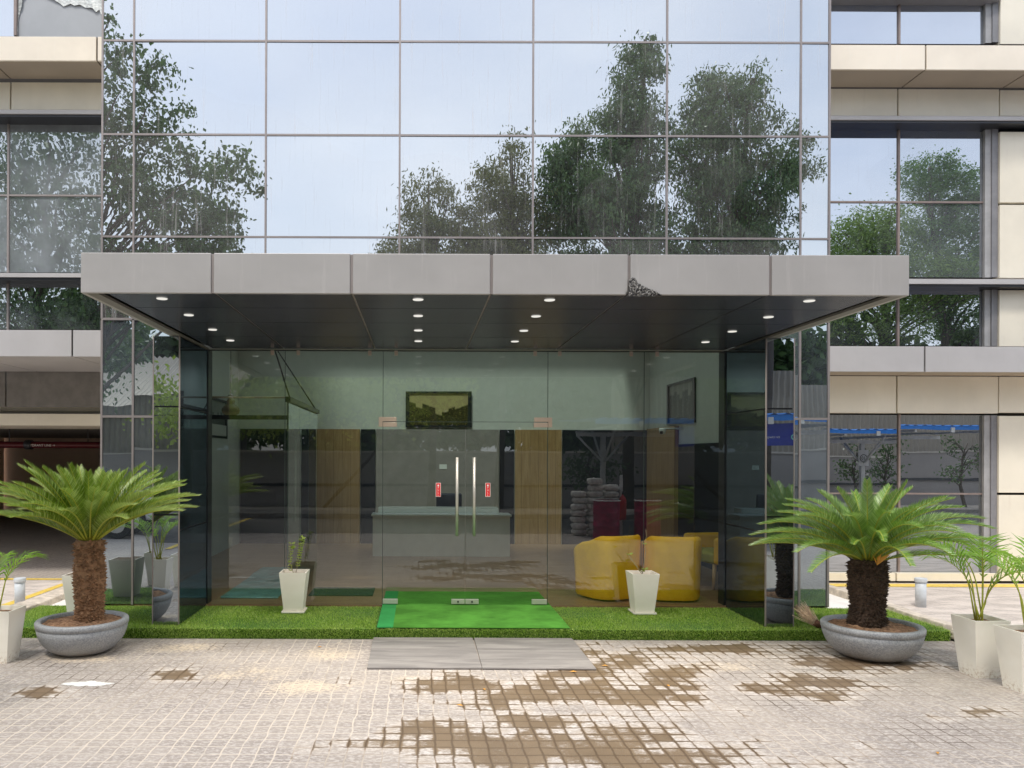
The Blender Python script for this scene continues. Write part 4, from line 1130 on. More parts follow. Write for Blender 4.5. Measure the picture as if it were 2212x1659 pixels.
MB().add(v, f).build('backrest', M['olive'], ac, bevel=.03, seg=3)
for s in (-1, 1): MB().box(s * .33 - .05, s * .33 + .05, -.26, .26, .30, .62).build('armrest', M['yellow'], ac, bevel=.04, seg=4)
for sx_ in (-1, 1):
    for sy_ in (-1, 1): MB().tube([(sx_ * .27, sy_ * .22, .30), (sx_ * .30, sy_ * .26, 0)], [.026, .014], 12).build('leg', M['legwood'], ac)
ac.location = (3.72, 9.55, PZ + .006); ac.rotation_euler = (0, 0, R(-78))

dk = thing('reception_desk', 'white two-tier reception desk in the middle of the lobby', 'desk', (.35, 12.4, PZ))
MB().box(-.73, 1.45, 12.2, 12.24, PZ + .005, .74).build('front_panel', M['white'], dk)
MB().box(-.75, 1.47, 12.16, 12.62, .742, .775).build('counter', M['white'], dk, bevel=.004)
MB().box(-.66, 1.30, 12.50, 12.80, .776, .86).build('upper_shelf', M['white'], dk, bevel=.004)
for x in (-.73, 1.41): MB().box(x, x + .04, 12.242, 12.8, PZ + .005, .74).build('side_panel', M['white'], dk)
oc = thing('office_chair', 'navy high-back office chair behind the reception desk', 'chair', (.5, 13.2, PZ))
MB().box(.30, .74, 13.18, 13.26, .62, 1.06).build('backrest', M['navy'], oc, bevel=.035, seg=4)
MB().box(.28, .76, 12.92, 13.17, .46, .55).build('seat', M['navy'], oc, bevel=.03)
MB().tube([(.52, 13.05, PZ + .09), (.52, 13.05, .46)], .03, 12).build('gas_column', M['darkmetal'], oc)
m = MB()
for k in range(5):
    a = 2 * PI * k / 5; m.tube([(.52, 13.05, PZ + .1), (.52 + .26 * math.cos(a), 13.05 + .26 * math.sin(a), PZ + .05)], [.02, .014], 6)
m.build('star_base', M['darkmetal'], oc)
# framed pictures: generic dusky street scenes
def picmat(name, sky, dark, lit):
    t = NT(name); c = t.coord((1, 1, 1), 'Generated'); s = t.n('SeparateXYZ', i0=c)
    n2 = t.noise(t.coord((14, 14, 20), 'Generated'), 2, 5, .7)
    ax = t.math('ADD', s.outputs['X'], s.outputs['Y'])
    w1 = t.n('TexWhiteNoise', _noise_dimensions='1D', W=t.math('FLOOR', t.math('MULTIPLY', ax, 9)))
    mid = t.math('ABSOLUTE', t.math('SUBTRACT', s.outputs['X'], .6))
    hz = t.math('ADD', t.math('ADD', t.math('MULTIPLY', w1.outputs[0], .22), .28), t.math('MULTIPLY', mid, .55))
    m_ = t.ramp(t.math('SUBTRACT', s.outputs['Z'], hz), -.03, .03)
    col = t.mix(m_, t.mix(t.ramp(n2, .52, .7), dark, lit), sky)
    return t.done(t.bsdf(col, .3))
def picture(corners, label, mat, parent=None):
    """corners: frame quad a,b,c,d (bottom-left, bottom-right, top-right, top-left), n = outward normal"""
    a, b, c, d = [Vector(q) for q in corners]; n = (b - a).cross(d - a).normalized()
    ctr = (a + b + c + d) / 4; t = thing('framed_picture', label, 'picture', tuple(ctr), 'framed pictures in the lobby')
    th = .035; m = MB()
    fw = .06
    ia, ib, ic, id_ = [q + (ctr - q).normalized() * fw * 1.25 for q in (a, b, c, d)]
    V = [a, b, c, d, a + n * th, b + n * th, c + n * th, d + n * th, ia + n * th, ib + n * th, ic + n * th, id_ + n * th, ia + n * .01, ib + n * .01, ic + n * .01, id_ + n * .01]
    F = [(0, 1, 5, 4), (1, 2, 6, 5), (2, 3, 7, 6), (3, 0, 4, 7), (4, 5, 9, 8), (5, 6, 10, 9), (6, 7, 11, 10), (7, 4, 8, 11), (8, 9, 13, 12), (9, 10, 14, 13), (10, 11, 15, 14), (11, 8, 12, 15), (3, 2, 1, 0)]
    m.add(V, F); m.build('frame', M['darkmetal'], t)
    MB().add([q + n * .012 for q in (ia, ib, ic, id_)] + [q + n * .004 for q in (ia, ib, ic, id_)], [(0, 1, 2, 3), (7, 6, 5, 4), (0, 4, 5, 1), (1, 5, 6, 2), (2, 6, 7, 3), (3, 7, 4, 0)]).build('canvas', mat, t)
    return t
yb = 13.972
picture([(xx(876, 14), yb, zz(923, 876, 14)), (xx(1018, 14), yb, zz(923, 1018, 14)), (xx(1018, 14), yb, zz(846, 1018, 14)), (xx(876, 14), yb, zz(846, 876, 14))],
        'wide dark-framed picture of a dusky city street above the reception desk', picmat('street_print', (.5, .42, .2), (.05, .045, .015), (.5, .42, .1)))
Xs = 4.192
yA, yB = Xs * 1660 / (1503 - 905), Xs * 1660 / (1444 - 905)
z1a, z0a = zz(815, 1503, yA), zz(912, 1503, yA)
picture([(Xs, yB, z0a), (Xs, yA, z0a), (Xs, yA, z1a), (Xs, yB, z1a)], 'dark-framed grey picture hanging on the right side wall', picmat('grey_print', (.22, .22, .20), (.03, .03, .04), (.3, .3, .3)))
Xs = -3.292
yA, yB = -Xs * 1660 / (905 - 450), -Xs * 1660 / (905 - 487)
picture([(Xs, yA, 1.98), (Xs, yB, 1.98), (Xs, yB, 2.62), (Xs, yA, 2.62)], 'dark-framed picture hanging on the left side wall behind the pendant lamp', picmat('dark_print', (.25, .27, .25), (.03, .04, .04), (.3, .32, .3)))
# pendant
t = NT('smoked_amber_glass'); M['ambers'] = t.done(t.n('MixShader', i0=.6, i1=t.n('BsdfTransparent', Color=(.75, .66, .5)).outputs[0], i2=t.bsdf((.50, .42, .28), .12)).outputs[0])
px_, py_ = xx(498, 9.3), 9.3; pzc = zz(882, 498, 9.3)
pl = thing('pendant_lamp', 'gourd shaped smoked glass pendant lamp hanging behind the left glazing', 'lamp', (px_, py_, pzc - .1))
MB().tube([(px_, py_, pzc + .17), (px_, py_, 4.01)], .004, 6).build('cord', M['black'], pl)
MB().lathe([(0, pzc + .175), (.012, pzc + .17), (.035, pzc + .155), (.035, pzc + .15), (.012, pzc + .145), (.012, pzc + .11), (0, pzc + .105)], px_, py_, 20).build('cap', M['darkmetal'], pl)
MB().lathe([(.012, pzc + .13), (.035, pzc + .11), (.05, pzc + .085), (.045, pzc + .055), (.07, pzc + .035), (.10, pzc + .005), (.108, pzc - .03), (.095, pzc - .065), (.06, pzc - .088), (0, pzc - .095)], px_, py_, 28).build('glass_shade', M['ambers'], pl)
# glass partition with rods
gpn = thing('glass_partition', 'frameless glass partition with head rail and tie rods inside the lobby on the left', 'partition', (-1.5, 9.9, PZ))
Y0, Y1_ = 8.62, 11.1
for k in range(3):
    a = Y0 + (Y1_ - Y0) * k / 3 + .006; b = Y0 + (Y1_ - Y0) * (k + 1) / 3 - .006
    MB().box(-1.475, -1.465, a, b, PZ + .01, 2.30).build('pane', M['glassin'], gpn)
MB().box(-1.50, -1.44, Y0 - .02, Y1_ + .02, 2.30, 2.36).build('head_rail', M['darkmetal'], gpn)
MB().box(-1.478, -1.462, Y0 - .012, Y0, PZ + .01, 2.30).build('edge_trim', M['glassedge'], gpn)
for (ya, xa) in ((Y0 + .1, -2.0), (Y1_ - .2, -2.55)): MB().tube([(-1.47, ya, 2.36), (xa, ya + .1, 4.0)], .010, 6).build('tie_rod', M['darkmetal'], gpn)
MB().tube([(-3.28, 9.0, 2.38), (-1.5, 9.0, 2.38)], .012, 8).build('cross_rod', M['bronze'], gpn)
MB().box(-3.28, -1.5, 8.98, 9.02, 2.12, 2.17).build('cross_rail', M['darkmetal'], gpn)
for y_ in (9.35,): MB().tube([(-1.50, y_, .9), (-1.50, y_, 1.9)], .012, 8).build('handle', M['steel'], gpn)
cc = thing('dome_camera', 'small white ceiling camera with black eye near the right wall', 'camera', (4.05, 13.0, 2.1))
xc, yc, zc = xx(1431, 12.2), 12.2, zz(934, 1431, 12.2)
cc.location = (xc, yc, zc); WORIG[cc.name] = (xc, yc, zc)
MB().lathe([(0, zc + .07), (.05, zc + .07), (.055, zc + .04), (.05, zc), (.03, zc - .03), (0, zc - .04)], xc, yc, 20).build('housing', M['white'], cc)
MB().lathe([(0, zc - .03), (.022, zc - .025), (.026, zc), (.02, zc + .02)], xc - .03, yc - .04, 16).build('lens', M['black'], cc)
MB().tube([(xc, yc, zc + .06), (4.19, yc, zc + .06)], .014, 8).build('bracket', M['white'], cc)
m = MB(); sheet(m, -2.15, -1.55, 8.75, 10.9, PZ + .006, .006, 12, 30, .02); 
m2 = MB(); sheet(m2, -2.20, -1.56, 8.55, 10.9, PZ + .008, .012, 26, 40, .016)
tag(m2.build('plastic_sheet', M['tarp']), 'crumpled blue-green plastic sheet on the lobby floor at the left', 'sheet')
tag(MB().box(-1.25, -.52, 8.72, 9.25, PZ + .005, PZ + .015).build('door_mat', simple('dark_green_mat', (.015, .05, .04), .9)), 'dark green mat on the lobby floor left of the carpet', 'mat')

# =============================================================== BEHIND THE CAMERA (seen mirrored in the glass)
bw = thing('boundary_wall', 'long pale plastered compound wall mirrored in the glass', 'wall', (0, -7.6, 0))
MB().box(-40, 45, -7.8, -7.6, 0, 1.80).build('wall_face', M['boundary'], bw)
MB().box(-40, 45, -7.84, -7.56, 1.80, 1.86).build('coping', M['concrete'], bw)
MB().box(-40, 45, -7.598, -7.55, .75, .83).build('wall_rail', M['darkmetal'], bw)
struct(MB().box(-40, 45, -4.34, -.42, -.02, .006).build('shaded_lane', simple('tree_shaded_pavers', (.11, .105, .10), .8, 0, .3, 8), loc=(2, -2.4, -.02)))  # darkened sheet: the trees' shade on the pavers is put into its colour
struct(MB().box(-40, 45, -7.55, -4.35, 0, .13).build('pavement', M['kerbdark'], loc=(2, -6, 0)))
def corrugated(x0, x1, y, z0, z1, label, dz=0, back=None):
    n = int((x1 - x0) / .045); V = []; F = []
    for i in range(n + 1):
        x = x0 + (x1 - x0) * i / n; d = .022 * math.sin(i * PI / 2 + .01) * 1.2
        V += [(x, y + d, z0), (x, (back if back is not None else y) + d, z1 + dz * i / n + (d if back is not None else 0))]
    for i in range(n): F.append((2 * i, 2 * i + 2, 2 * i + 3, 2 * i + 1))
    return V, F
sh = thing('corrugated_shed', 'old corrugated metal shed rising behind the compound wall on the left, mirrored', 'shed', (-11, -10, 0))
V, F = corrugated(-17, -6.2, -8.6, 1.4, 3.6, ''); MB().add(V, F).build('wall', M['corr'], sh)
V, F = corrugated(-17.3, -5.9, -8.4, 3.55, 5.0, '', 0, -11.5); MB().add(V, F).build('roof', M['corr'], sh)
MB().box(-17, -6.25, -11.5, -8.66, 0, 3.5).build('shed_core', M['darkmetal'], sh)
sh2 = thing('corrugated_shed', 'old corrugated metal shed behind the blue carport roof, mirrored', 'shed', (18, -11, 0))
V, F = corrugated(6.5, 32, -9.6, 1.4, 4.4, ''); MB().add(V, F).build('wall', M['corr'], sh2)
MB().box(6.55, 31.9, -12.5, -9.66, 0, 4.3).build('shed_core', M['darkmetal'], sh2)
# carport
cpt = thing('carport', 'white steel carport with blue sheet roof and forked posts, mirrored', 'carport', (9, -3, 0))
V = []; F = []
n = int((15.9 - 3.9) / .085)
for i in range(n + 1):
    x = 3.9 + 12 * i / n; d = .03 if i % 3 == 0 else 0
    V += [(x, -.55, 2.53 + d), (x, -5.2, 2.68 + d)]
F = [(2 * i, 2 * i + 2, 2 * i + 3, 2 * i + 1) for i in range(n)]
MB().add(V, F).build('roof_sheet', M['bluesheet'], cpt)
MB().box(3.9, 15.9, -.60, -.57, 2.43, 2.528).build('fascia', M['bluesheet'], cpt)
for x in (4.9, 6.9, 8.9, 10.9, 12.9, 14.9): MB().box(x - .05, x + .05, -.57, -.53, 2.36, 2.49).build('gutter_bracket', M['whitepaint'], cpt)
MB().box(3.9, 15.9, -2.65, -2.55, 2.20, 2.30).build('main_beam', M['whitepaint'], cpt)
for x in np.arange(4.4, 15.9, 1.9): MB().box(x - .03, x + .03, -5.1, -.62, 2.36, 2.42).build('rafter', M['whitepaint'], cpt)
for x in (4.55, 8.75, 13.6):
    p = MB().box(x - .055, x + .055, -2.655, -2.545, 0, 2.199).build('post', M['whitepaint'], cpt)
    for s in (-1, 1):
        MB().tube([(x, -2.6, 1.55), (x + s * .62, -2.6, 2.21)], .03, 6).build('brace', M['whitepaint'], p)
        MB().tube([(x, -2.6, 1.55), (x, -2.6 + s * 1.2, 2.38)], .03, 6).build('brace', M['whitepaint'], p)
# EV sign, hanging from the carport front
ev = thing('charging_sign', 'dark blue hanging sign reading EV Charging, mirrored in the right pier', 'sign', (6.9, -.66, 2.0))
MB().box(5.7, 7.75, -.72, -.66, 1.93, 2.38).build('panel', M['bluesign'], ev)
for x in (5.9, 7.55): MB().box(x - .02, x + .02, -.70, -.68, 2.38, 2.50).build('hanger', M['whitepaint'], ev)
text_mesh('EV Charging', .066, M['whitepaint'], 'sign_text', ev, (7.13, -.655, 2.11), (R(90), 0, R(180)), .002, 'LEFT')
m = MB(); a0 = [R(q) for q in range(40, 321, 14)]
m.tube([(7.40 + .045 * math.cos(q), -.652, 2.11 + .045 * math.sin(q)) for q in a0], .010, 6); m.build('ring_logo', simple('pale_green_ring', (.3, .8, .65), .4), ev)
nb = thing('notice_board', 'white notice board with green band fixed to the carport post, mirrored', 'notice', (8.75, -2.5, 1.2))
MB().box(8.55, 8.92, -2.53, -2.51, .95, 1.72).build('board', M['whitepaint'], nb)
MB().box(8.55, 8.92, -2.509, -2.506, 1.24, 1.29).build('band', simple('green_band', (.03, .2, .14), .5), nb)
m = MB()
for k in range(6): m.box(8.68, 8.90, -2.509, -2.506, 1.36 + k * .055, 1.366 + k * .055)
for k in range(5): m.box(8.68, 8.90, -2.509, -2.506, .99 + k * .045, .995 + k * .045)
for k in range(5): m.box(8.58, 8.63, -2.509, -2.506, 1.345 + k * .06, 1.385 + k * .06)
m.build('printed_lines', M['black'], nb)
sp = thing('speed_sign', 'small white sign with ringed number 10 on a carport post, mirrored', 'sign', (13.6, -2.5, 1.6))
MB().box(13.44, 13.76, -2.53, -2.51, 1.50, 2.0).build('plate', M['whitepaint'], sp)
m = MB(); m.tube([(13.6 + .11 * math.cos(q), -2.506, 1.75 + .11 * math.sin(q)) for q in np.linspace(0, 2 * PI, 25)], .010, 6); m.build('ring', M['black'], sp)
text_mesh('10', .14, M['black'], 'sign_number', sp, (13.6, -2.505, 1.75), (R(90), 0, R(180)), .002)
# bags, drums, extinguisher
random.seed(12)
bi = 0
def sack(x, y, z, w, h, rz, lab):
    m = MB(); n = 8
    V = []; F = []
    rows = [(-1, .55), (-.7, .95), (0, 1.0), (.7, .95), (1, .55)]
    for i, (q, s) in enumerate(rows):
        for k in range(12):
            a = 2 * PI * k / 12; ca, sa = math.cos(a), math.sin(a)
            V.append((q * w, math.copysign(abs(ca) ** .35, ca) * .17 * s + random.uniform(-.008, .008), math.copysign(abs(sa) ** .35, sa) * h * s * .5 + random.uniform(-.005, .005)))
    for i in range(4):
        for k in range(12): F.append((i * 12 + k, i * 12 + (k + 1) % 12, (i + 1) * 12 + (k + 1) % 12, (i + 1) * 12 + k)[::-1])
    F.append(tuple(range(12))); F.append(tuple(48 + k for k in range(12))[::-1])
    m.add(V, F, True); m.xf(Matrix.Translation((x, y, z)) @ Matrix.Rotation(rz, 4, 'Z'))
    tag(m.build('cement_sack', M['bag']), lab, 'sack', 'stacked grey sacks mirrored in the glass')
names = ['bottom', 'second', 'third', 'fourth', 'fifth', 'sixth', 'seventh', 'eighth', 'ninth']
for r_ in range(9):
    for c_, cn in enumerate(('left', 'middle', 'right')):
        if (r_ == 8 and c_ != 1): continue
        if r_ == 7 and c_ == 0: continue
        sack(3.45 + c_ * .34 + random.uniform(-.02, .02), -.15 + random.uniform(-.03, .03), .075 + r_ * .137, .155, .135, random.uniform(-.06, .06),
             'grey sack, %s from the ground in the %s column of the mirrored stack' % (names[r_], cn))
def drum(x, y, lab):
    t = thing('oil_drum', lab, 'drum', (x, y, 0), 'maroon drums mirrored behind the chairs')
    MB().lathe([(0, 0), (.27, 0), (.275, .01), (.27, .03), (.265, .27), (.275, .285), (.265, .3), (.265, .53), (.275, .545), (.265, .56), (.265, .77), (.275, .78), (.27, .80), (.255, .80), (.25, .78), (0, .78)], x, y, 28).build('barrel', M['maroon'], t)
    MB().lathe([(.248, .782), (.277, .79), (.277, .806), (.25, .81)], x, y, 28).build('rim', M['whitepaint'], t)
drum(3.87, .55, 'maroon drum with a splashed white rim in front of the sacks'); drum(4.74, .45, 'maroon drum standing to the right of the fire extinguisher')
fe = thing('fire_extinguisher', 'red fire extinguisher hung on a stand beside the drums, mirrored', 'extinguisher', (4.36, -.05, .35))
MB().lathe([(0, .35), (.07, .35), (.08, .37), (.08, .78), (.06, .84), (.025, .87), (.02, .9), (0, .9)], 4.36, -.05, 18).build('cylinder', M['red'], fe)
MB().tube([(4.36, -.05, .9), (4.36, -.05, .95), (4.42, -.05, .96)], .015, 8).build('valve', M['darkmetal'], fe)
MB().box(4.33, 4.39, -.18, -.15, 0, 1.3).build('stand', M['whitepaint'], fe)
# parked car
car = thing('parked_car', 'white hatchback parked on the left, mirrored behind the cycad', 'car', (-7.7, -.6, 0))
prof = [(-9.4, .45), (-9.35, .85), (-8.9, .98), (-8.4, 1.42), (-7.0, 1.46), (-6.35, 1.02), (-5.62, .90), (-5.45, .70), (-5.42, .42), (-5.6, .30), (-9.25, .30)]
V = []; 
for yy, s in ((-1.45, .0), (-1.38, 1), (.18, 1), (.25, 0)):
    for x, z in prof: V.append((x + (-(x + 7.4) * .02 if s == 0 else 0), yy, z - (.05 if (s == 0 and z > .9) else 0)))
np_ = len(prof); F = []
for r_ in range(3):
    for i in range(np_): F.append((r_ * np_ + i, r_ * np_ + (i + 1) % np_, (r_ + 1) * np_ + (i + 1) % np_, (r_ + 1) * np_ + i))
F += [tuple(range(np_))[::-1], tuple(3 * np_ + i for i in range(np_))]
MB().add(V, F).build('body', M['greycar'], car, bevel=.05, seg=3)
MB().box(-8.35, -6.75, .236, .262, .98, 1.32).build('side_window', M['darkmetal'], car)
MB().add([(-6.98, -1.3, 1.43), (-6.40, -1.3, 1.06), (-6.40, .1, 1.06), (-6.98, .1, 1.43), (-6.96, -1.3, 1.46), (-6.38, -1.3, 1.09), (-6.38, .1, 1.09), (-6.96, .1, 1.46)], [(4, 5, 6, 7), (0, 4, 7, 3), (0, 1, 5, 4), (2, 3, 7, 6), (1, 2, 6, 5)]).build('windscreen', M['darkmetal'], car)
for x in (-8.7, -6.15):
    for y_ in (-1.40, .20):
        w = MB().tube([(x, y_ - .09, .31), (x, y_ + .09, .31)], .31, 24).build('wheel', M['rubber'], car)
        MB().tube([(x, y_ - .097, .31), (x, y_ + .097, .31)], .19, 18).build('rim', M['steel'], w)
for y_ in (-1.2, .0): MB().box(-5.50, -5.40, y_ - .13, y_ + .13, .68, .80).build('headlight', M['steel'], car, bevel=.02)

# =============================================================== TREES
def tree(name, label, cat_group, base, blobs, leaf, size, density, seed, droop=.6, trunk_r=.16, cl=.34, per=26, elong=.36, nl=60):
    rng = np.random.default_rng(seed); random.seed(seed)
    t = thing(name, label, 'tree', tuple(base), cat_group)
    bx, by, bz = base; centers = []
    for (cx, cy, cz, rx, ry, rz, n) in blobs:
        k = int(n * density); d = rng.normal(size=(k, 3)); d /= np.linalg.norm(d, axis=1)[:, None]
        r = rng.uniform(.2, 1, k) ** .5
        r *= 1 + .16 * np.sin(d[:, 0] * 5 + cx) * np.cos(d[:, 2] * 6 + cz) + rng.normal(0, .07, k)
        centers.append(np.array([cx, cy, cz]) + d * r[:, None] * np.array([rx, ry, rz]))
    cen = np.vstack(centers); nc = len(cen)
    sz = rng.uniform(.6, 1.25, nc)
    P = np.repeat(cen, per, 0) + rng.normal(size=(nc * per, 3)) * (cl * np.repeat(sz, per))[:, None] * np.array([1, 1, .75])
    n = len(P)
    az = rng.uniform(0, 2 * PI, n); el = rng.normal(-droop, .45, n)
    D = np.stack([np.cos(az) * np.cos(el), np.sin(az) * np.cos(el), np.sin(el)], 1)
    W = np.cross(D, rng.normal(size=(n, 3))); W /= np.linalg.norm(W, axis=1)[:, None]
    L = (size * rng.uniform(.7, 1.25, n))[:, None]
    P = P + np.array([0, 0, 1]) * 0
    V = np.empty((n, 4, 3)); V[:, 0] = P; V[:, 1] = P + D * L * .5 + W * L * elong * .5; V[:, 2] = P + D * L; V[:, 3] = P + D * L * .5 - W * L * elong * .5
    fast_mesh('crown', V.reshape(-1, 3), np.arange(n * 4).reshape(-1, 4), leaf, t)
    m = MB(); top = max(b[2] + b[5] * .5 for b in blobs); main = max(blobs, key=lambda b: b[2])
    pts = [Vector((bx, by, bz))]
    for q in (.25, .5, .75, 1): pts.append(Vector((bx + (main[0] - bx) * q + random.uniform(-.15, .15), by + (main[1] - by) * q, bz + (top - bz) * q)))
    m.tube(pts, [trunk_r * (1 - .75 * i / 4) for i in range(5)], 10)
    m.build('trunk', M['treebark'], t)
    m = MB()
    for k in rng.choice(nc, min(nl, nc), replace=False):
        c = Vector(cen[k]); q = min(max((c.z - bz) / (top - bz) - .18, .12), .92); i = int(q * 4); s = pts[i].lerp(pts[min(i + 1, 4)], q * 4 - i)
        md = s.lerp(c, .5) + Vector((random.uniform(-.2, .2), random.uniform(-.2, .2), random.uniform(0, .3)))
        m.tube([s, md, c], [trunk_r * .28, trunk_r * .16, .012], 5)
    m.build('limbs', M['treebark'], t)
    return t
GT_ = 'trees mirrored in the facade glass'
def vx(px, Dv): return (px - 905) * Dv / FOC
def vz(py, Dv): return CAM + (985 - py) * Dv / FOC
# virtual distances: facade 16.4 + b, wings 21 + b
Dv = 23.0; YT = -(Dv - 16.4)
tree('peepal_tree', 'large broad-leaved tree filling the left edge of the mirror facade', GT_, (-9.3, -5.2, 0),
     [(vx(230, 21.6), -5.2, vz(420, 21.6), 2.6, 2.2, 3.3, 120), (vx(390, 21.6), -5.2, vz(470, 21.6), 1.9, 1.8, 2.2, 70), (vx(280, 21.6), -5.2, vz(210, 21.6), 1.3, 1.4, 1.9, 34),
      (vx(500, 21.6), -5.2, vz(400, 21.6), .75, .9, 1.2, 14), (vx(235, 21.6), -5.2, vz(60, 21.6), .7, .9, 1.8, 16), (vx(330, 21.6), -5.2, vz(610, 21.6), 2.2, 1.8, 1.1, 44), (vx(450, 21.6), -5.2, vz(530, 21.6), 1.1, 1.2, 1.0, 26)],
     M['leafA'], .14, .85, 4, .7, .22, .21, 70, .62)
tree('peepal_tree', 'large broad-leaved tree mirrored in the left wing windows', GT_, (-13.5, -6.0, 0),
     [(-13.2, -6.0, 8.4, 3.6, 2.2, 5.6, 330), (-11.4, -6.0, 5.2, 2.4, 1.8, 2.6, 110)], M['leafA'], .16, 2.3, 5, .7, .25, .38, 34, .62)
tree('bushy_tree', 'olive green bushy tree mirrored just left of facade centre', GT_, (vx(930, Dv), YT, 0),
     [(vx(930, Dv), YT, vz(430, Dv), .85, 1.0, 1.15, 34), (vx(900, Dv), YT, vz(520, Dv), .9, 1.1, .9, 34), (vx(960, Dv), YT, vz(600, Dv), 1.8, 1.2, 1.3, 90), (vx(860, Dv), YT, vz(640, Dv), 1.0, 1, .9, 40), (vx(850, Dv), YT, vz(560, Dv), .5, .7, .5, 14), (vx(1000, Dv), YT, vz(530, Dv), 1.1, .9, .9, 44)], M['leafB'], .12, 1.1, 6, .8, .13, .18, 84)
tree('bushy_tree', 'olive green bushy tree mirrored in the middle of the facade', GT_, (vx(1080, Dv), YT - .3, 0),
     [(vx(1090, Dv), YT, vz(400, Dv), 1.1, 1.1, 1.1, 44), (vx(1115, Dv), YT, vz(335, Dv), .5, .6, .5, 9), (vx(1060, Dv), YT, vz(500, Dv), 1.3, 1.2, 1.4, 70), (vx(1140, Dv), YT, vz(480, Dv), 1.1, 1.1, 1.2, 60), (vx(1100, Dv), YT, vz(620, Dv), 1.6, 1.2, 1.5, 70)], M['leafB'], .12, 1.2, 7, .8, .14, .18, 84)
tree('tall_evergreen_tree', 'tallest dark evergreen tree with a narrow top mirrored right of facade centre', GT_, (vx(1360, Dv), YT - .2, 0),
     [(vx(1375, Dv), YT, vz(165, Dv), .72, .8, 1.0, 26), (vx(1390, Dv), YT, vz(95, Dv), .30, .4, .38, 5), (vx(1350, Dv), YT, vz(260, Dv), 1.0, 1.1, 1.1, 50), (vx(1260, Dv), YT, vz(430, Dv), 1.3, 1.3, 1.2, 60), (vx(1320, Dv), YT, vz(380, Dv), 1.9, 1.7, 1.7, 130),
      (vx(1310, Dv), YT, vz(510, Dv), 2.2, 1.8, 1.8, 150), (vx(1220, Dv), YT, vz(340, Dv), .7, .8, .6, 16), (vx(1330, Dv), YT, vz(650, Dv), 2.2, 1.6, 1.5, 80)], M['leafA'], .135, 1.05, 8, .85, .18, .20, 105)
tree('tall_evergreen_tree', 'second tall dark evergreen tree with a broad round crown mirrored at facade right', GT_, (vx(1590, Dv), YT, 0),
     [(vx(1540, Dv), YT, vz(225, Dv), .85, .9, .9, 32), (vx(1610, Dv), YT, vz(200, Dv), .5, .6, .6, 12), (vx(1560, Dv), YT, vz(310, Dv), 1.6, 1.5, 1.3, 90), (vx(1580, Dv), YT, vz(430, Dv), 1.8, 1.6, 1.6, 130),
      (vx(1710, Dv), YT, vz(350, Dv), .85, .9, .9, 26), (vx(1560, Dv), YT, vz(540, Dv), 1.5, 1.4, 1.2, 80), (vx(1450, Dv), YT, vz(640, Dv), 1.8, 1.4, 1.3, 60)], M['leafA'], .135, 1.05, 9, .85, .18, .20, 105)
tree('creeper_bush', 'yellow-green leafy bush over the compound wall mirrored low in the entrance glass', GT_, (-3.0, -6.9, 0),
     [(-4.9, -6.6, 3.3, 1.3, .9, .95, 40), (-2.8, -6.6, 3.5, 1.6, .9, .85, 50), (-.8, -6.6, 3.5, 1.3, .9, .8, 34), (.9, -6.8, 3.9, .9, .8, .6, 14), (-6.8, -6.6, 3.0, 1.2, .9, 1.0, 36)], M['leafD'], .16, 1.3, 10, .7, .06, .3, 30, .62, 8)
D2 = 37.0; Y2 = -(D2 - 21)
tree('canopy_tree', 'tall feathery tree with dark bent limbs mirrored in the right wing window', GT_, (vx(2080, D2), Y2, 0),
     [(vx(2000, D2), Y2, vz(370, D2), 1.5, 1.5, .8, 40), (vx(2050, D2), Y2, vz(410, D2), 1.9, 1.6, .9, 55), (vx(2100, D2), Y2, vz(450, D2), 1.6, 1.6, .9, 50), (vx(2010, D2), Y2, vz(490, D2), 1.2, 1.4, .8, 26), (vx(2080, D2), Y2, vz(540, D2), 2.4, 1.6, 1.4, 90), (vx(2090, D2), Y2, vz(650, D2), 3.2, 1.8, 1.8, 120)], M['leafE'], .13, 1.5, 13, .3, .3, .24, 84, .5, 30)
tree('canopy_tree', 'light green lower tree mirrored beside the feathery tree in the right wing window', GT_, (vx(1880, D2), Y2 + .5, 0),
     [(vx(1840, D2), Y2, vz(510, D2), 1.7, 1.5, 1.1, 60), (vx(1910, D2), Y2, vz(485, D2), 1.2, 1.4, 1.1, 46), (vx(1870, D2), Y2, vz(570, D2), 2.6, 1.7, 1.6, 120), (vx(1980, D2), Y2 + 1, vz(610, D2), 2.6, 1.7, 1.3, 110), (vx(1840, D2), Y2 + 1, vz(680, D2), 3, 1.7, 1.6, 110)], M['leafC'], .16, 2.4, 14, .3, .25, .36, 34)
D3 = 27.
rng = np.random.default_rng(77); nb_ = 95000
x = rng.uniform(-42, 46, nb_); top = 7.4 + .9 * np.sin(x * .7) + .8 * np.sin(x * 1.9 + 1)
P = np.stack([x, -15 - rng.uniform(0, 3, nb_), rng.uniform(.2, 1, nb_) ** .8 * top], 1)
a_ = rng.uniform(0, 2 * PI, nb_); e_ = rng.normal(-.5, .5, nb_)
D = np.stack([np.cos(a_) * np.cos(e_), np.sin(a_) * np.cos(e_), np.sin(e_)], 1); W = np.cross(D, rng.normal(size=(nb_, 3))); W /= np.linalg.norm(W, axis=1)[:, None]
L = rng.uniform(.35, .65, nb_)[:, None]; V = np.stack([P, P + D * L * .5 + W * L * .25, P + D * L, P + D * L * .5 - W * L * .25], 1)
o = fast_mesh('distant_trees', V.reshape(-1, 3), np.arange(nb_ * 4).reshape(-1, 4), M['leafA'], loc=(0, -16, 0)); tag(o, 'dark belt of low trees beyond the compound wall, mirrored', 'trees'); o['kind'] = 'stuff'
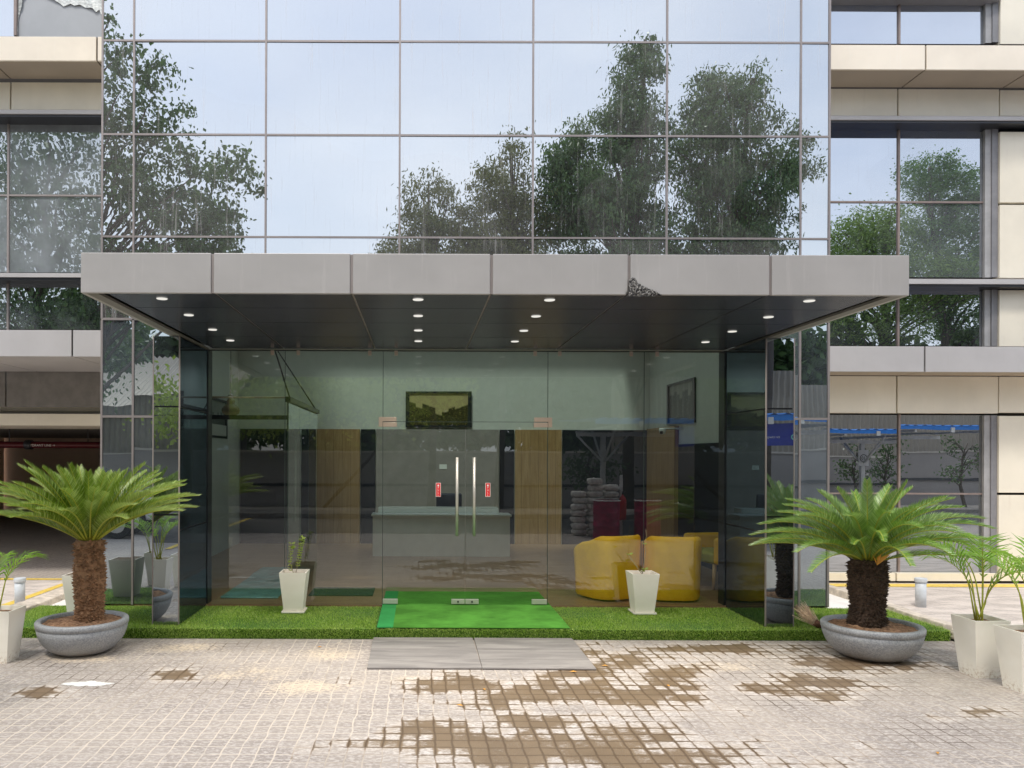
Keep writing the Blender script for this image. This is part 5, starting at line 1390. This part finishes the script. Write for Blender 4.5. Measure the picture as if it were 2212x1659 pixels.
for i, (px, h, r_, lab) in enumerate(((1835, 2.1, .7, 'small dark sapling in front of the compound wall, first from the forked post'), (1905, 2.3, .6, 'thin sapling with a straight dark trunk before the compound wall'), (2060, 2.3, .8, 'round dark sapling by the compound wall, nearest the red panel'))):
    tree('sapling', lab, 'saplings along the compound wall', (vx(px, D3), -5.6, .13), [(vx(px, D3), -5.6, h - .5, r_, .5, .65, 14), (vx(px, D3) - .2, -5.6, h - 1.1, r_ * .7, .5, .4, 8)], M['leafA'], .11, 1.0, 30 + i, .6, .06, .16, 22, .55)
tree('sapling', 'dark leafy sapling mirrored behind the sack stack', 'saplings along the compound wall', (vx(1275, 21.5), -4.9, .13), [(vx(1275, 21.5), -4.9, 1.45, .75, .5, .55, 26)], M['leafA'], .13, 1.0, 40, .6, .05, .2, 24, .6)
rp = MB().box(vx(2120, 28.6) - .25, vx(2120, 28.6) + .45, -7.50, -7.46, 1.15, 1.65)
tag(rp.build('red_panel', M['red']), 'dull red panel fixed on the compound wall, mirrored at far right', 'panel')

# =============================================================== CAMERA, LIGHT, WORLD
cam = bpy.data.cameras.new('camera'); co = bpy.data.objects.new('camera', cam); C.objects.link(co)
cam.sensor_fit = 'HORIZONTAL'; cam.sensor_width = 36; cam.lens = 36 * FOC / 2212
cam.shift_x = (1106 - 905) / 2212; cam.shift_y = (985 - 829.5) / 2212
cam.clip_end = 2000; cam.clip_start = .05
co.location = (0, 0, CAM)
co.rotation_euler = (Matrix.Rotation(R(90), 4, 'X') @ Matrix.Rotation(R(.2), 4, 'Z')).to_euler()
bpy.context.scene.camera = co
SUN_EL, SUN_AZ = 62, 200      # degrees; azimuth measured clockwise from +Y, sun behind the photographer
su = bpy.data.lights.new('sun', 'SUN'); so = bpy.data.objects.new('sun', su); C.objects.link(so)
su.energy = 1.5; su.angle = R(9); su.color = (1, .95, .87)
az = R(SUN_AZ); el = R(SUN_EL)
dirv = Vector((math.sin(az) * math.cos(el), math.cos(az) * math.cos(el), math.sin(el)))
so.rotation_euler = dirv.to_track_quat('Z', 'Y').to_euler()
so.location = dirv * 30
w = bpy.data.worlds.new('World'); bpy.context.scene.world = w; w.use_nodes = True
nt = w.node_tree; nt.nodes.clear()
sky = nt.nodes.new('ShaderNodeTexSky'); sky.sky_type = 'NISHITA'; sky.sun_disc = False; sky.sun_elevation = el; sky.sun_rotation = az
sky.air_density = 1.3; sky.dust_density = 3.0; sky.ozone_density = 1.0
tc = nt.nodes.new('ShaderNodeTexCoord'); mp = nt.nodes.new('ShaderNodeMapping'); mp.inputs[3].default_value = (1, 1, 2.2)
nt.links.new(tc.outputs['Generated'], mp.inputs[0])
nz = nt.nodes.new('ShaderNodeTexNoise'); nz.inputs['Scale'].default_value = 2.2; nz.inputs['Detail'].default_value = 5; nz.inputs['Roughness'].default_value = .5
nt.links.new(mp.outputs[0], nz.inputs['Vector'])
mr = nt.nodes.new('ShaderNodeMapRange'); mr.inputs[1].default_value = .3; mr.inputs[2].default_value = .65; mr.inputs[3].default_value = .35; mr.inputs[4].default_value = .95
nt.links.new(nz.outputs['Fac'], mr.inputs[0])
mx = nt.nodes.new('ShaderNodeMix'); mx.data_type = 'RGBA'
nt.links.new(mr.outputs[0], mx.inputs[0]); nt.links.new(sky.outputs[0], mx.inputs[6]); mx.inputs[7].default_value = (7.6, 7.9, 8.5, 1)
bg = nt.nodes.new('ShaderNodeBackground'); bg.inputs['Strength'].default_value = .12
nt.links.new(mx.outputs[2], bg.inputs[0]); wo = nt.nodes.new('ShaderNodeOutputWorld'); nt.links.new(bg.outputs[0], wo.inputs[0])
sc = bpy.context.scene
sc.view_settings.view_transform = 'Standard'; sc.view_settings.look = 'None'; sc.view_settings.gamma = 1; sc.view_settings.use_curve_mapping = False
sc.view_settings.exposure = 0.6
sc.render.engine = 'CYCLES'
sc.cycles.max_bounces = 10; sc.cycles.transparent_max_bounces = 24; sc.cycles.glossy_bounces = 6; sc.cycles.diffuse_bounces = 4
sc.cycles.use_denoising = True; sc.cycles.caustics_reflective = False; sc.cycles.caustics_refractive = False
sc.cycles.sample_clamp_indirect = 6
